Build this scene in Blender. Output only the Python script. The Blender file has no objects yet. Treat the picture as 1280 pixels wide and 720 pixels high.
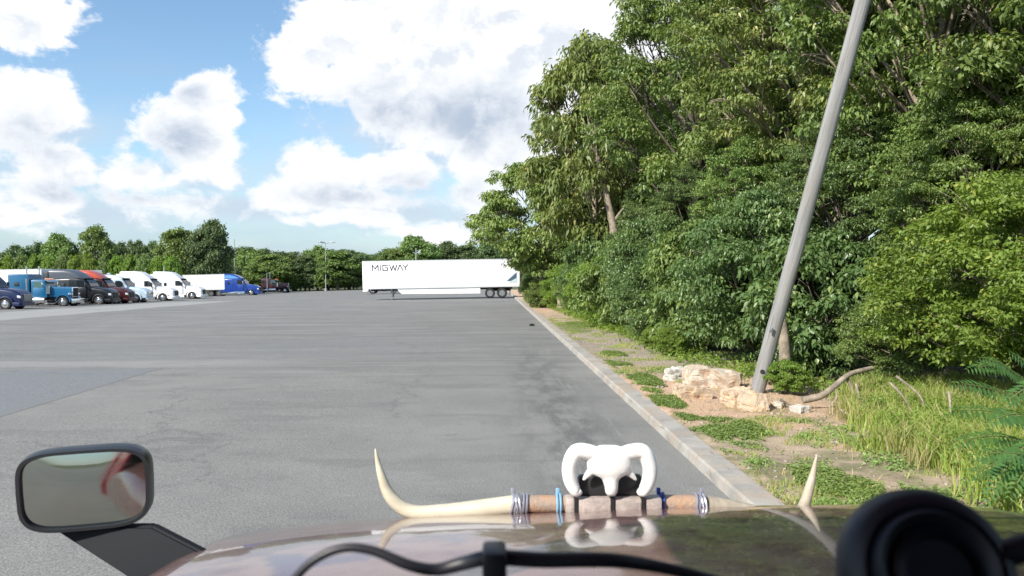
import bpy, bmesh, math, random
import numpy as np
from mathutils import Vector, Matrix, noise as mnoise
R = math.radians
sc = bpy.context.scene
COL = sc.collection
random.seed(7)

# ------------------------------------------------------------------ camera
F = 1005.0
CAMZ = 2.4
cam_d = bpy.data.cameras.new('dash_camera'); cam = bpy.data.objects.new('dash_camera', cam_d); COL.objects.link(cam)
cam_d.sensor_width = 36.0; cam_d.lens = F/1280*36
cam_d.clip_start = 0.05; cam_d.clip_end = 6000
YAW, PITCH = math.atan(28/F), math.atan(16/F)      # a little right of the kerb line, a little down
cam.location = (0, 0, CAMZ)
cam.rotation_euler = (R(90)-PITCH, 0, -YAW)
cam_d.dof.use_dof = True; cam_d.dof.focus_distance = 14.0; cam_d.dof.aperture_fstop = 8.0
sc.camera = cam
CR = cam.rotation_euler.to_matrix()
def at(px, py, D):
    d = CR @ Vector(((px-640)/F, (360-py)/F, -1.0))
    return Vector((0, 0, CAMZ)) + d*(D/d.y)
def pr(n, D): return n*D/F       # n pixels at distance D in metres

# ------------------------------------------------------------------ view, sun, sky
sc.view_settings.view_transform = 'Standard'; sc.view_settings.look = 'None'
sc.view_settings.exposure = 0.5; sc.view_settings.gamma = 1
SUN_AZ, SUN_EL = R(225), R(36)
tosun = Vector((math.sin(SUN_AZ)*math.cos(SUN_EL), math.cos(SUN_AZ)*math.cos(SUN_EL), math.sin(SUN_EL)))
sl = bpy.data.lights.new('sun', 'SUN'); so = bpy.data.objects.new('sun', sl); COL.objects.link(so)
sl.energy = 5.0; sl.angle = R(0.53); sl.color = (1, 0.95, 0.86)
so.rotation_euler = tosun.to_track_quat('Z', 'Y').to_euler(); so.location = (-30, -30, 40)

class NT:
    def __init__(s, tree): s.t = tree; s.n = tree.nodes; s.l = tree.links
    def new(s, typ, **kw):
        n = s.n.new(typ)
        for k, v in kw.items(): setattr(n, k, v)
        return n
    def put(s, sock, v):
        if v is None: return
        if isinstance(v, bpy.types.NodeSocket): s.l.new(v, sock)
        else:
            if isinstance(v, (tuple, list)) and len(v) == 3 and sock.type == 'RGBA': v = (*v, 1)
            sock.default_value = v
    def m(s, op, a, b=None, c=None, clamp=False):
        n = s.new('ShaderNodeMath', operation=op); n.use_clamp = clamp
        s.put(n.inputs[0], a); s.put(n.inputs[1], b); s.put(n.inputs[2], c)
        return n.outputs[0]
    def ss(s, x, a, b, lo=0., hi=1.):
        n = s.new('ShaderNodeMapRange', interpolation_type='SMOOTHSTEP')
        for i, v in enumerate((x, a, b, lo, hi)): s.put(n.inputs[i], v)
        return n.outputs[0]
    def mix(s, f, a, b, blend='MIX'):
        n = s.new('ShaderNodeMix', data_type='RGBA', blend_type=blend)
        s.put(n.inputs[0], f); s.put(n.inputs[6], a); s.put(n.inputs[7], b)
        return n.outputs[2]
    def noise(s, vec, scale, detail=4, rough=.5, dist=0., out=0):
        n = s.new('ShaderNodeTexNoise'); s.put(n.inputs['Vector'], vec)
        n.inputs['Scale'].default_value = scale; n.inputs['Detail'].default_value = detail
        n.inputs['Roughness'].default_value = rough; n.inputs['Distortion'].default_value = dist
        return n.outputs[out]
    def sep(s, v):
        n = s.new('ShaderNodeSeparateXYZ'); s.put(n.inputs[0], v); return n.outputs
    def comb(s, x, y, z=0.):
        n = s.new('ShaderNodeCombineXYZ')
        for i, v in enumerate((x, y, z)): s.put(n.inputs[i], v)
        return n.outputs[0]
    def scl(s, v, k):
        n = s.new('ShaderNodeVectorMath', operation='MULTIPLY'); s.put(n.inputs[0], v); n.inputs[1].default_value = k
        return n.outputs[0]

world = bpy.data.worlds.new('World'); sc.world = world; world.use_nodes = True
w = NT(world.node_tree); w.n.clear()
sky = w.new('ShaderNodeTexSky', sky_type='NISHITA'); sky.sun_disc = False
sky.sun_elevation = SUN_EL; sky.sun_rotation = SUN_AZ; sky.dust_density = 0.6; sky.ozone_density = 1.6; sky.air_density = 1.0
bg1 = w.new('ShaderNodeBackground'); bg1.inputs[1].default_value = 0.115
w.put(bg1.inputs[0], w.mix(1.0, sky.outputs[0], (1.0, 1.12, 1.16), 'MULTIPLY'))
geo = w.new('ShaderNodeTexCoord')
dx, dy, dz = w.sep(geo.outputs['Generated'])[:3]
az = w.m('ARCTAN2', dx, dy); el = w.m('ARCSINE', dz)
def dirpx(px, py):
    a = math.atan((px-612)/F); return a, math.atan((344-py)/F*math.cos(a))
P = w.comb(az, w.m('MULTIPLY', el, 1.35), 0.)
def cn(p):
    a_ = w.m('MULTIPLY', w.m('SUBTRACT', w.noise(p, 6.5, 10, .60, .3), .5), 2.3)
    b_ = w.m('MULTIPLY', w.m('SUBTRACT', w.noise(p, 21., 8, .62, .4), .5), 1.5)
    return w.m('ADD', a_, b_)
n1 = cn(P)
P2 = w.comb(w.m('ADD', az, -.018), w.m('MULTIPLY', w.m('ADD', el, .028), 1.35), 0.)
n2 = cn(P2)
warp = w.noise(P, 3.0, 2, .5, 0., 1); wx, wy, _ = w.sep(warp)[:3]
waz = w.m('ADD', az, w.m('MULTIPLY', w.m('SUBTRACT', wx, .5), .10)); wel = w.m('ADD', el, w.m('MULTIPLY', w.m('SUBTRACT', wy, .5), .07))
def blobs(lst, A, E):
    out = None
    for px, py, rx, ry, wt in lst:
        a, e = dirpx(px, py)
        x = w.m('DIVIDE', w.m('SUBTRACT', A, a), rx/F*math.cos(a)); y = w.m('DIVIDE', w.m('SUBTRACT', E, e), ry/F)
        d = w.m('SQRT', w.m('ADD', w.m('MULTIPLY', x, x), w.m('MULTIPLY', y, y)))
        v = w.m('MULTIPLY', w.m('SUBTRACT', 1.0, d), wt)
        out = v if out is None else w.m('MAXIMUM', out, v)
    return out
CL = [(380, 75, 62, 42, 1), (470, 40, 95, 50, 1), (560, 85, 170, 85, 1.1), (720, 20, 170, 75, 1.1), (610, 150, 80, 45, .8), (430, 120, 70, 40, .7), (900, -60, 240, 90, 1), (640, 60, 190, 110, 1.3), (760, 120, 160, 90, 1.1),
      (285, 132, 42, 34, 1), (245, 185, 62, 42, 1), (185, 215, 75, 40, .9), (300, 215, 30, 16, .6),
      (45, 22, 62, 50, 1), (58, 125, 66, 36, .95), (15, 165, 50, 30, .4),
      (105, 208, 42, 34, 1), (70, 245, 70, 30, .7), (190, 248, 120, 24, .6), (25, 275, 50, 30, .6),
      (412, 215, 48, 42, 1), (385, 240, 55, 25, .9), (470, 215, 80, 26, .9), (505, 205, 42, 24, .9), (540, 140, 150, 60, 1), (660, 190, 90, 80, 1), (465, 250, 100, 14, .5),
      (585, 195, 42, 55, 1), (600, 240, 62, 40, .9), (560, 285, 60, 20, .8), (450, 272, 70, 10, .8),
      (1000, 150, 300, 120, .8), (-200, 80, 180, 70, .9), (-420, 150, 160, 60, 1), (1500, 60, 300, 120, 1)]
d0 = blobs(CL, waz, wel)
dens = w.m('ADD', d0, w.m('MULTIPLY', n1, 1.0))
mask = w.ss(dens, -.08, w.ss(wel, .03, .30, .42, .20))
LOW = [(90, 262, 190, 26, 1), (300, 255, 190, 22, 1), (480, 262, 160, 26, 1), (590, 268, 90, 30, 1), (110, 215, 120, 30, .7), (60, 160, 110, 40, .8), (540, 170, 170, 60, 1.1), (450, 225, 130, 40, 1), (250, 215, 120, 30, .8)]
soft = w.ss(w.m('ADD', blobs(LOW, waz, wel), w.m('MULTIPLY', n1, .55)), -.25, .75)
# the rest of the sky, away from the view
nb = w.noise(w.comb(az, w.m('MULTIPLY', el, 2.2), 3.1), 2.2, 7, .55)
away = w.ss(w.m('ABSOLUTE', w.m('SUBTRACT', az, .1)), .85, 1.2)
high = w.ss(el, .42, .6); away = w.m('MAXIMUM', away, high)
mask = w.m('MAXIMUM', mask, w.m('MULTIPLY', away, w.ss(nb, .5, .62)))
SH = [(590, 145, 110, 50, .9), (470, 150, 75, 35, .8), (238, 178, 46, 22, .8), (262, 128, 24, 12, .6), (520, 238, 90, 30, .7), (45, 165, 60, 30, .5),
      (190, 245, 150, 16, .8), (460, 245, 90, 14, .6), (1000, 120, 200, 60, .6)]
sh = w.m('ADD', blobs(SH, waz, wel), w.m('MULTIPLY', n2, .9))
shade = w.m('MULTIPLY', w.ss(sh, -.35, .95), .9)
lump = w.ss(w.m('SUBTRACT', n2, n1), -.02, .42)         # puffs turned away from the sun
shade = w.m('MAXIMUM', shade, w.m('MULTIPLY', lump, .40))
edge = w.ss(dens, .7, .15)
shade = w.m('MULTIPLY', shade, w.m('SUBTRACT', 1., w.m('MULTIPLY', edge, .6)))
ccol = w.mix(shade, (0.88, 0.89, 0.91), (0.36, 0.44, 0.56))
hz = w.ss(el, .16, .0)                                   # thin high veil and humid horizon
veil = w.m('MULTIPLY', hz, .62)
nv = w.noise(w.comb(az, w.m('MULTIPLY', el, 4.)), 4.0, 5, .6)
veil = w.m('ADD', veil, w.m('MULTIPLY', w.ss(nv, .45, .75), .22))
bg2 = w.new('ShaderNodeBackground'); w.put(bg2.inputs[0], ccol); bg2.inputs[1].default_value = 0.86
bg3 = w.new('ShaderNodeBackground'); bg3.inputs[0].default_value = (.52, .67, .86, 1); bg3.inputs[1].default_value = .64
ms = w.new('ShaderNodeMixShader'); w.put(ms.inputs[0], veil); w.l.new(bg1.outputs[0], ms.inputs[1]); w.l.new(bg3.outputs[0], ms.inputs[2])
ms2 = w.new('ShaderNodeMixShader'); w.put(ms2.inputs[0], w.m('MULTIPLY', mask, .97))
bg4 = w.new('ShaderNodeBackground'); bg4.inputs[0].default_value = (.54, .63, .74, 1); bg4.inputs[1].default_value = .82
ms4 = w.new('ShaderNodeMixShader'); w.put(ms4.inputs[0], w.m('MULTIPLY', soft, .85)); w.l.new(ms.outputs[0], ms4.inputs[1]); w.l.new(bg4.outputs[0], ms4.inputs[2])
w.l.new(ms4.outputs[0], ms2.inputs[1]); w.l.new(bg2.outputs[0], ms2.inputs[2])
wo = w.new('ShaderNodeOutputWorld'); w.l.new(ms2.outputs[0], wo.inputs[0])

# ------------------------------------------------------------------ helpers
def tag(o, label=None, cat=None, group=None, kind=None):
    for k, v in (('label', label), ('category', cat), ('group', group), ('kind', kind)):
        if v: o[k] = v
    return o
def empty(name, loc=(0, 0, 0), rz=0, label=None, cat=None, group=None):
    o = bpy.data.objects.new(name, None); COL.objects.link(o); o.location = loc; o.rotation_euler = (0, 0, rz); o.empty_display_size = .3
    return tag(o, label, cat, group)
def link(name, me, mat, parent=None):
    o = bpy.data.objects.new(name, me); COL.objects.link(o)
    if parent: o.parent = parent
    if mat:
        if not me.materials: me.materials.append(mat)
        elif me.materials[0] != mat: o.material_slots[0].link = 'OBJECT'; o.material_slots[0].material = mat
    return o
def copy_tree(o, parent=None):
    c = o.copy(); COL.objects.link(c); c.parent = parent
    for ch in o.children: copy_tree(ch, c)
    return c
def mesh_np(name, co, faces_idx, nper, attr=None, smooth=False):
    """co (N,3); faces_idx flat loop vertex indices, nper verts per face"""
    me = bpy.data.meshes.new(name)
    nf = len(faces_idx)//nper
    me.vertices.add(len(co)); me.vertices.foreach_set('co', np.asarray(co, dtype=np.float32).ravel())
    me.loops.add(len(faces_idx)); me.loops.foreach_set('vertex_index', np.asarray(faces_idx, dtype=np.int32))
    me.polygons.add(nf); me.polygons.foreach_set('loop_start', np.arange(0, nf*nper, nper, dtype=np.int32))
    try: me.polygons.foreach_set('loop_total', np.full(nf, nper, dtype=np.int32))
    except Exception: pass
    if smooth: me.polygons.foreach_set('use_smooth', np.ones(nf, dtype=bool))
    if attr is not None:
        a = me.attributes.new('var', 'FLOAT', 'POINT'); a.data.foreach_set('value', np.asarray(attr, dtype=np.float32))
    me.update(calc_edges=True)
    return me

class MB:
    def __init__(s): s.b = bmesh.new()
    def box(s, c, size, rot=None, bevel=0, seg=2):
        m = Matrix.Translation(Vector(c))
        if rot is not None: m = m @ (rot if isinstance(rot, Matrix) else Matrix.Rotation(rot[2], 4, 'Z') @ Matrix.Rotation(rot[1], 4, 'Y') @ Matrix.Rotation(rot[0], 4, 'X'))
        r = bmesh.ops.create_cube(s.b, size=1.0); vs = r['verts']
        for v in vs: v.co = Vector((v.co.x*size[0], v.co.y*size[1], v.co.z*size[2]))
        if bevel:
            es = list({e for v in vs for e in v.link_edges})
            rr = bmesh.ops.bevel(s.b, geom=es, offset=bevel, segments=seg, affect='EDGES', profile=.5)
            vs = list({v for f in rr['faces'] for v in f.verts} | {v for v in vs if v.is_valid})
        for v in vs: v.co = m @ v.co
        return s
    def cyl(s, p0, p1, r0, r1=None, n=20, caps=True):
        p0, p1 = Vector(p0), Vector(p1); d = p1-p0; r1 = r0 if r1 is None else r1
        q = d.to_track_quat('Z', 'Y').to_matrix().to_4x4()
        bmesh.ops.create_cone(s.b, cap_ends=caps, segments=n, radius1=r0, radius2=max(r1, 1e-4), depth=d.length, matrix=Matrix.Translation((p0+p1)/2) @ q)
        return s
    def tube(s, pts, rad, n=10, sub=4, flat=1.0):
        pts = [Vector(p) for p in pts]
        if not hasattr(rad, '__len__'): rad = [rad]*len(pts)
        P_, R_ = [], []
        for i in range(len(pts)-1):
            a, b, c, d = pts[max(i-1, 0)], pts[i], pts[i+1], pts[min(i+2, len(pts)-1)]
            for k in range(sub):
                t = k/sub
                P_.append(.5*((2*b)+(c-a)*t+(2*a-5*b+4*c-d)*t*t+(3*b-3*c+d-a)*t**3)); R_.append(rad[i]*(1-t)+rad[i+1]*t)
        P_.append(pts[-1]); R_.append(rad[-1])
        rings = []; up = Vector((0.13, 0.31, 1)).normalized()
        for i, p in enumerate(P_):
            t = (P_[min(i+1, len(P_)-1)]-P_[max(i-1, 0)]).normalized()
            x = up.cross(t)
            if x.length < .05: x = Vector((1, 0, 0)).cross(t)
            x.normalize(); y = t.cross(x); up = y.copy() if abs(y.z) > .1 else up
            rings.append([s.b.verts.new(p+(x*math.cos(2*math.pi*k/n)+y*math.sin(2*math.pi*k/n)*flat)*R_[i]) for k in range(n)])
        for a, b in zip(rings, rings[1:]):
            for k in range(n): s.b.faces.new((a[k], a[(k+1) % n], b[(k+1) % n], b[k]))
        s.b.faces.new(rings[0][::-1]); s.b.faces.new(rings[-1])
        return s
    def loft(s, rings, close=True, caps=True):
        rs = [[s.b.verts.new(Vector(p)) for p in r] for r in rings]; n = len(rs[0])
        for a, b in zip(rs, rs[1:]):
            for k in range(n if close else n-1): s.b.faces.new((a[k], a[(k+1) % n], b[(k+1) % n], b[k]))
        if caps: s.b.faces.new(rs[0][::-1]); s.b.faces.new(rs[-1])
        return s
    def prism(s, prof, y0, y1, axis='y', bevel=0):
        """prof list of (x,z) extruded along y"""
        f = (lambda a, b, y: (a, y, b)) if axis == 'y' else (lambda a, b, y: (y, a, b))
        A = [s.b.verts.new(f(a, b, y0)) for a, b in prof]; B = [s.b.verts.new(f(a, b, y1)) for a, b in prof]; n = len(A)
        fs = [s.b.faces.new(A), s.b.faces.new(B[::-1])]
        for k in range(n): fs.append(s.b.faces.new((A[k], B[k], B[(k+1) % n], A[(k+1) % n])))
        if bevel:
            es = list({e for x in fs for e in x.edges})
            bmesh.ops.bevel(s.b, geom=es, offset=bevel, segments=2, affect='EDGES')
        return s
    def lathe(s, prof, c=(0, 0, 0), q=None, n=32):
        """prof (r,z)"""
        q = q or Matrix.Identity(4); c = Vector(c); rings = []
        for r, z in prof: rings.append([c+(q @ Vector((max(r, 1e-4)*math.cos(2*math.pi*k/n), max(r, 1e-4)*math.sin(2*math.pi*k/n), z))) for k in range(n)])
        return s.loft(rings)
    def quad(s, *p): s.b.faces.new([s.b.verts.new(Vector(x)) for x in p]); return s
    def build(s, name, mat, parent=None, smooth=35, fix=True):
        if fix: bmesh.ops.recalc_face_normals(s.b, faces=s.b.faces)
        if smooth:
            lim = R(smooth)
            for f in s.b.faces: f.smooth = True
            for e in s.b.edges:
                if len(e.link_faces) == 2 and e.calc_face_angle(0) > lim: e.smooth = False
        me = bpy.data.meshes.new(name); s.b.to_mesh(me); s.b.free()
        return link(name, me, mat, parent)

# ------------------------------------------------------------------ materials
MATS = {}
def pmat(name, col, rough=.6, metal=0., coat=0., spec=.5, nscale=0, namt=.0, bump=0., col2=None, trans=0.):
    """plain surface with a little procedural wear"""
    if name in MATS: return MATS[name]
    m = bpy.data.materials.new(name); m.use_nodes = True; t = NT(m.node_tree)
    b = t.n['Principled BSDF']; b.inputs['Roughness'].default_value = rough; b.inputs['Metallic'].default_value = metal
    b.inputs['Coat Weight'].default_value = coat; b.inputs['Coat Roughness'].default_value = .03; b.inputs['Specular IOR Level'].default_value = spec
    tc = t.new('ShaderNodeTexCoord').outputs['Object']
    if nscale:
        nz = t.noise(tc, nscale, 5, .6)
        c2 = col2 or tuple(c*(1-namt) for c in col)
        t.put(b.inputs['Base Color'], t.mix(t.ss(nz, .35, .65), col, c2))
        if bump:
            bp = t.new('ShaderNodeBump'); bp.inputs['Strength'].default_value = bump; bp.inputs['Distance'].default_value = .02
            t.put(bp.inputs['Height'], t.noise(tc, nscale*4, 5, .65)); t.l.new(bp.outputs[0], b.inputs['Normal'])
        t.put(b.inputs['Roughness'], t.ss(nz, .2, .8, rough*.85, min(1, rough*1.15)))
    else: t.put(b.inputs['Base Color'], col)
    MATS[name] = m; return m

def leafmat(name, dark, light, yellow=(.16, .17, .03), yamt=.12, rough=.5, transl=.3):
    m = bpy.data.materials.new(name); m.use_nodes = True; t = NT(m.node_tree); t.n.clear()
    at_ = t.new('ShaderNodeAttribute', attribute_name='var').outputs['Fac']
    oi = t.new('ShaderNodeObjectInfo').outputs['Random']
    tc = t.new('ShaderNodeTexCoord').outputs['Object']
    patch = t.ss(t.noise(tc, .55, 3, .6), .3, .7)
    f = t.m('ADD', t.m('MULTIPLY', at_, .6), t.m('MULTIPLY', patch, .4))
    c = t.mix(f, dark, light)
    c = t.mix(t.m('MULTIPLY', t.ss(at_, 1-yamt*2, 1-yamt*.5), .8), c, yellow)
    hsv = t.new('ShaderNodeHueSaturation'); t.put(hsv.inputs['Hue'], t.m('ADD', .488, t.m('MULTIPLY', oi, .022)))
    t.put(hsv.inputs['Value'], t.m('ADD', .88, t.m('MULTIPLY', oi, .26))); t.put(hsv.inputs['Color'], c)
    b = t.new('ShaderNodeBsdfPrincipled'); t.put(b.inputs['Base Color'], hsv.outputs[0]); b.inputs['Roughness'].default_value = rough
    b.inputs['Specular IOR Level'].default_value = .45
    tr = t.new('ShaderNodeBsdfTranslucent'); t.put(tr.inputs[0], t.mix(1., hsv.outputs[0], (1.5, 1.5, .6), 'MULTIPLY'))
    mx = t.new('ShaderNodeMixShader'); mx.inputs[0].default_value = transl
    t.l.new(b.outputs[0], mx.inputs[1]); t.l.new(tr.outputs[0], mx.inputs[2])
    o = t.new('ShaderNodeOutputMaterial'); t.l.new(mx.outputs[0], o.inputs[0])
    return m

white = pmat('white_paint', (.80, .80, .79), .35, coat=.3, nscale=1.2, namt=.06)
white_t = pmat('trailer_panel', (.80, .81, .80), .45, nscale=.5, namt=.05)
chrome = pmat('chrome', (.75, .76, .78), .12, metal=1, nscale=3, namt=.15)
steel = pmat('dull_steel', (.32, .33, .34), .45, metal=.8, nscale=4, namt=.3)
black = pmat('black_plastic', (.018, .019, .021), .5, nscale=5, namt=.3)
frame_m = pmat('chassis_black', (.022, .021, .02), .7, nscale=3, namt=.4)
rubber = pmat('tyre_rubber', (.022, .022, .022), .85, nscale=12, namt=.35, bump=.3)
glassm = pmat('dark_window', (.015, .02, .024), .06, spec=.9)
glass_g = pmat('green_window', (.05, .13, .12), .08, spec=.9)
lampm = pmat('lamp_lens', (.55, .57, .6), .15, spec=.8)
orange = pmat('marker_lens', (.7, .2, .03), .3)
bark = pmat('bark', (.17, .14, .11), .9, nscale=6, namt=.5, bump=.8)
bark_l = pmat('pale_bark', (.34, .28, .21), .9, nscale=5, namt=.45, bump=.8)

# ------------------------------------------------------------------ terrain
def slope(y): return np.interp(y, [0, 12, 40, 72, 105, 165, 260], [0, .0015, .008, .0146, .0225, .027, .027])
def gz(x, y): return float(slope(y))*max(min(x, 0), -75)
def grid_mesh(name, xs, ys, zf, mat, kind='structure', smooth=True):
    X, Y = np.meshgrid(xs, ys); Z = zf(X, Y)
    co = np.stack([X.ravel(), Y.ravel(), Z.ravel()], 1); nx, ny = len(xs), len(ys)
    i, j = np.meshgrid(np.arange(nx-1), np.arange(ny-1)); a = (j*nx+i).ravel()
    fi = np.stack([a, a+1, a+1+nx, a+nx], 1).ravel()
    o = link(name, mesh_np(name, co, fi, 4, smooth=smooth), mat); o['kind'] = kind
    return o
def vnoise(X, Y, s, seed=0., oct=3):
    out = np.zeros(X.size); xf, yf = X.ravel(), Y.ravel()
    for k in range(X.size): out[k] = mnoise.fractal(Vector((xf[k]*s+seed, yf[k]*s, seed*.7)), 1.0, 2.0, oct)
    return out.reshape(X.shape)
def base_z(X, Y): return slope(Y)*np.clip(X, -75, 0)

# far ground
gm = pmat('field_grass', (.055, .085, .025), .95, nscale=.15, col2=(.10, .10, .045), namt=.3)
xs = np.concatenate([np.linspace(-1500, -100, 20), np.linspace(-90, 60, 40), np.linspace(80, 1500, 18)])
ys = np.concatenate([np.linspace(-600, -40, 14), np.linspace(-30, 260, 60), np.linspace(290, 2500, 20)])
grid_mesh('ground', xs, ys, lambda X, Y: base_z(X, Y)-.12, gm)

# asphalt lot
am = bpy.data.materials.new('asphalt'); am.use_nodes = True; t = NT(am.node_tree); b = t.n['Principled BSDF']
tc = t.new('ShaderNodeTexCoord').outputs['Object']; x, y, z = t.sep(tc)[:3]
big = t.noise(tc, .14, 6, .65); mid = t.noise(tc, .7, 6, .62); fine = t.noise(tc, 55, 3, .7); grit = t.noise(tc, 160, 2, .6)
col = t.mix(t.ss(big, .35, .65), (.172, .168, .155), (.250, .244, .226))
col = t.mix(t.m('MULTIPLY', t.ss(mid, .42, .62), .5), col, (.145, .145, .14))
blot = t.noise(t.scl(tc, (.35, .9, 1)), 1.0, 7, .7)
col = t.mix(t.m('MULTIPLY', t.ss(blot, .52, .62), .6), col, (.10, .10, .097))
col = t.mix(t.m('MULTIPLY', t.ss(blot, .42, .32), .35), col, (.32, .315, .30))
# rough older band further out
wob = t.m('MULTIPLY', t.m('SUBTRACT', t.noise(tc, .6, 4, .6), .5), 1.6)
yw = t.m('ADD', y, wob)
streak = t.noise(t.scl(tc, (.07, .75, 1)), 1.0, 6, .66)
st2 = t.noise(t.scl(tc, (.16, 2.2, 1)), 1.0, 5, .65)
far = t.ss(y, 14, 27)
col = t.mix(t.m('MULTIPLY', t.m('MULTIPLY', far, t.ss(streak, .44, .62)), .75), col, (.115, .115, .118))
col = t.mix(t.m('MULTIPLY', t.m('MULTIPLY', far, t.ss(st2, .52, .64)), .85), col, (.075, .075, .08))
col = t.mix(t.m('MULTIPLY', t.m('MULTIPLY', far, t.ss(st2, .44, .34)), .55), col, (.36, .36, .345))
# coarse lighter patch band left at 22-30 m
band = t.m('MULTIPLY', t.m('MULTIPLY', t.ss(yw, 23.2, 23.5), t.ss(yw, 33, 30)), t.ss(t.m('ADD', x, wob), 0., -2.5))
col = t.mix(t.m('MULTIPLY', band, t.ss(t.noise(tc, 3.2, 4, .8), .35, .65)), col, (.15, .155, .165))
# blue grey sealed patch
ex = t.m('ADD', x, t.m('MULTIPLY', y, .03))
pm = t.m('MULTIPLY', t.m('MULTIPLY', t.ss(ex, -7.95, -8.0), t.ss(y, 21.1, 21.0)), t.ss(y, 3.9, 4.))
col = t.mix(pm, col, t.mix(fine, (.10, .115, .135), (.18, .20, .225)))
seam = t.m('MULTIPLY', t.ss(t.m('ABSOLUTE', t.m('ADD', ex, 7.93)), .05, .02), t.ss(y, 21.5, 21.2))
col = t.mix(t.m('MULTIPLY', seam, .85), col, (.03, .03, .03))
lt = t.m('MULTIPLY', t.m('MULTIPLY', t.ss(yw, 21.4, 21.9), t.ss(yw, 23.4, 22.8)), t.ss(x, -4, -8))
col = t.mix(t.m('MULTIPLY', lt, .55), col, (.33, .33, .315))
# pale concrete apron before the parked trucks
e1 = t.m('ADD', x, t.m('MULTIPLY', t.noise(tc, .12, 3, .6), 3.))
ap = t.m('MULTIPLY', t.m('MULTIPLY', t.ss(e1, -27.4, -27.9), t.ss(e1, -36.6, -36.1)), t.ss(y, 97, 92))
col = t.mix(t.m('MULTIPLY', ap, .92), col, t.mix(mid, (.42, .42, .40), (.33, .33, .32)))
# tar and oil stains, close to the kerb a dark track
tr = t.m('MULTIPLY', t.ss(t.m('ABSOLUTE', t.m('ADD', t.m('ADD', x, -1.25), t.m('MULTIPLY', wob, .5))), 1.2, .1), t.ss(y, 34, 16))
col = t.mix(t.m('MULTIPLY', tr, t.ss(t.noise(t.scl(tc, (2.0, .6, 1)), 1., 6, .7), .40, .60)), col, (.045, .045, .045))
scr = t.ss(t.noise(t.scl(tc, (9., .25, 1)), 1., 4, .6), .60, .68)
col = t.mix(t.m('MULTIPLY', t.m('MULTIPLY', scr, t.ss(x, .6, 1.6)), .35), col, (.36, .355, .34))
spot = t.ss(t.noise(t.scl(tc, (1.3, 2.6, 1)), 1.0, 5, .65), .66, .72)
col = t.mix(t.m('MULTIPLY', spot, .65), col, (.07, .07, .07))
# thin cracks
vo = t.new('ShaderNodeTexVoronoi', feature='DISTANCE_TO_EDGE'); vo.inputs['Scale'].default_value = .12
wv = t.new('ShaderNodeVectorMath', operation='ADD'); t.put(wv.inputs[0], tc); t.put(wv.inputs[1], t.scl(t.noise(tc, .8, 5, .7, 0, 1), (2.2, 2.2, 0))); t.l.new(wv.outputs[0], vo.inputs['Vector'])
ck = t.m('MULTIPLY', t.ss(vo.outputs['Distance'], .006, .002), t.ss(t.noise(tc, .25, 2), .42, .55))
col = t.mix(t.m('MULTIPLY', ck, .7), col, (.06, .06, .06))
# stone chips
col = t.mix(t.ss(fine, .30, .75), t.mix(.55, col, (.06, .06, .06)), t.mix(.42, col, (.46, .46, .44)))
coarse = t.noise(tc, 17, 4, .75)
col = t.mix(t.m('MULTIPLY', t.ss(coarse, .56, .70), .40), col, (.09, .09, .088))
col = t.mix(t.m('MULTIPLY', t.ss(coarse, .42, .30), .30), col, (.42, .415, .40))
col = t.mix(t.m('MULTIPLY', t.ss(grit, .62, .72), .35), col, (.5, .5, .48))
t.put(b.inputs['Base Color'], col); b.inputs['Roughness'].default_value = .88; b.inputs['Specular IOR Level'].default_value = .3
bp = t.new('ShaderNodeBump'); bp.inputs['Strength'].default_value = .5; bp.inputs['Distance'].default_value = .012
t.put(bp.inputs['Height'], t.m('ADD', fine, t.m('MULTIPLY', mid, .8))); t.l.new(bp.outputs[0], b.inputs['Normal'])
KX = 2.57
xs = np.concatenate([np.arange(-78, -6, 3.0), np.linspace(-6, KX+.02, 8)])
grid_mesh('parking_lot', xs, np.arange(-40, 176, 3.0), lambda X, Y: base_z(X, Y), am)

# kerb: worn concrete, butt-jointed lengths
km = bpy.data.materials.new('kerb_concrete'); km.use_nodes = True; t = NT(km.node_tree); b = t.n['Principled BSDF']
tc = t.new('ShaderNodeTexCoord').outputs['Object']
c = t.mix(t.ss(t.noise(tc, 1.1, 6, .65), .35, .68), (.36, .34, .305), (.22, .205, .18))
c = t.mix(t.m('MULTIPLY', t.ss(t.noise(tc, .9, 5, .7), .48, .64), .6), c, (.34, .25, .17))
c = t.mix(t.m('MULTIPLY', t.ss(t.noise(t.scl(tc, (9, 1.1, 9)), 1., 4, .7), .60, .68), .7), c, (.13, .12, .11))
c = t.mix(t.ss(t.noise(tc, 60, 3, .7), .3, .8), c, t.mix(.3, c, (.55, .53, .5)))
t.put(b.inputs['Base Color'], c); b.inputs['Roughness'].default_value = .9
bp = t.new('ShaderNodeBump'); bp.inputs['Strength'].default_value = .7; bp.inputs['Distance'].default_value = .02
t.put(bp.inputs['Height'], t.noise(tc, 9, 6, .7)); t.l.new(bp.outputs[0], b.inputs['Normal'])
k = MB(); y0 = -20.; rr = random.Random(3)
ks = []
while y0 < 120:
    L = 3.0
    n = 12; rings = []
    for i in range(n+1):
        yy = y0+.012+(L-.024)*i/n; wv_ = .010*mnoise.noise(Vector((yy*1.3, 0, 5))); zz = .012*mnoise.noise(Vector((yy*.9, 3, 1)))
        ch = .02+.02*abs(mnoise.noise(Vector((yy*2.1, 9, 1))))
        rings.append([(KX+wv_, yy, -.05), (KX+.03+wv_, yy, .105+zz), (KX+.03+ch+wv_, yy, .132+zz), (KX+.335, yy, .138+zz), (KX+.36, yy, .12+zz), (KX+.36, yy, -.05)])
    k.loft(rings); y0 += L
o = k.build('kerb', km, smooth=0); o['kind'] = 'structure'

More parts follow.
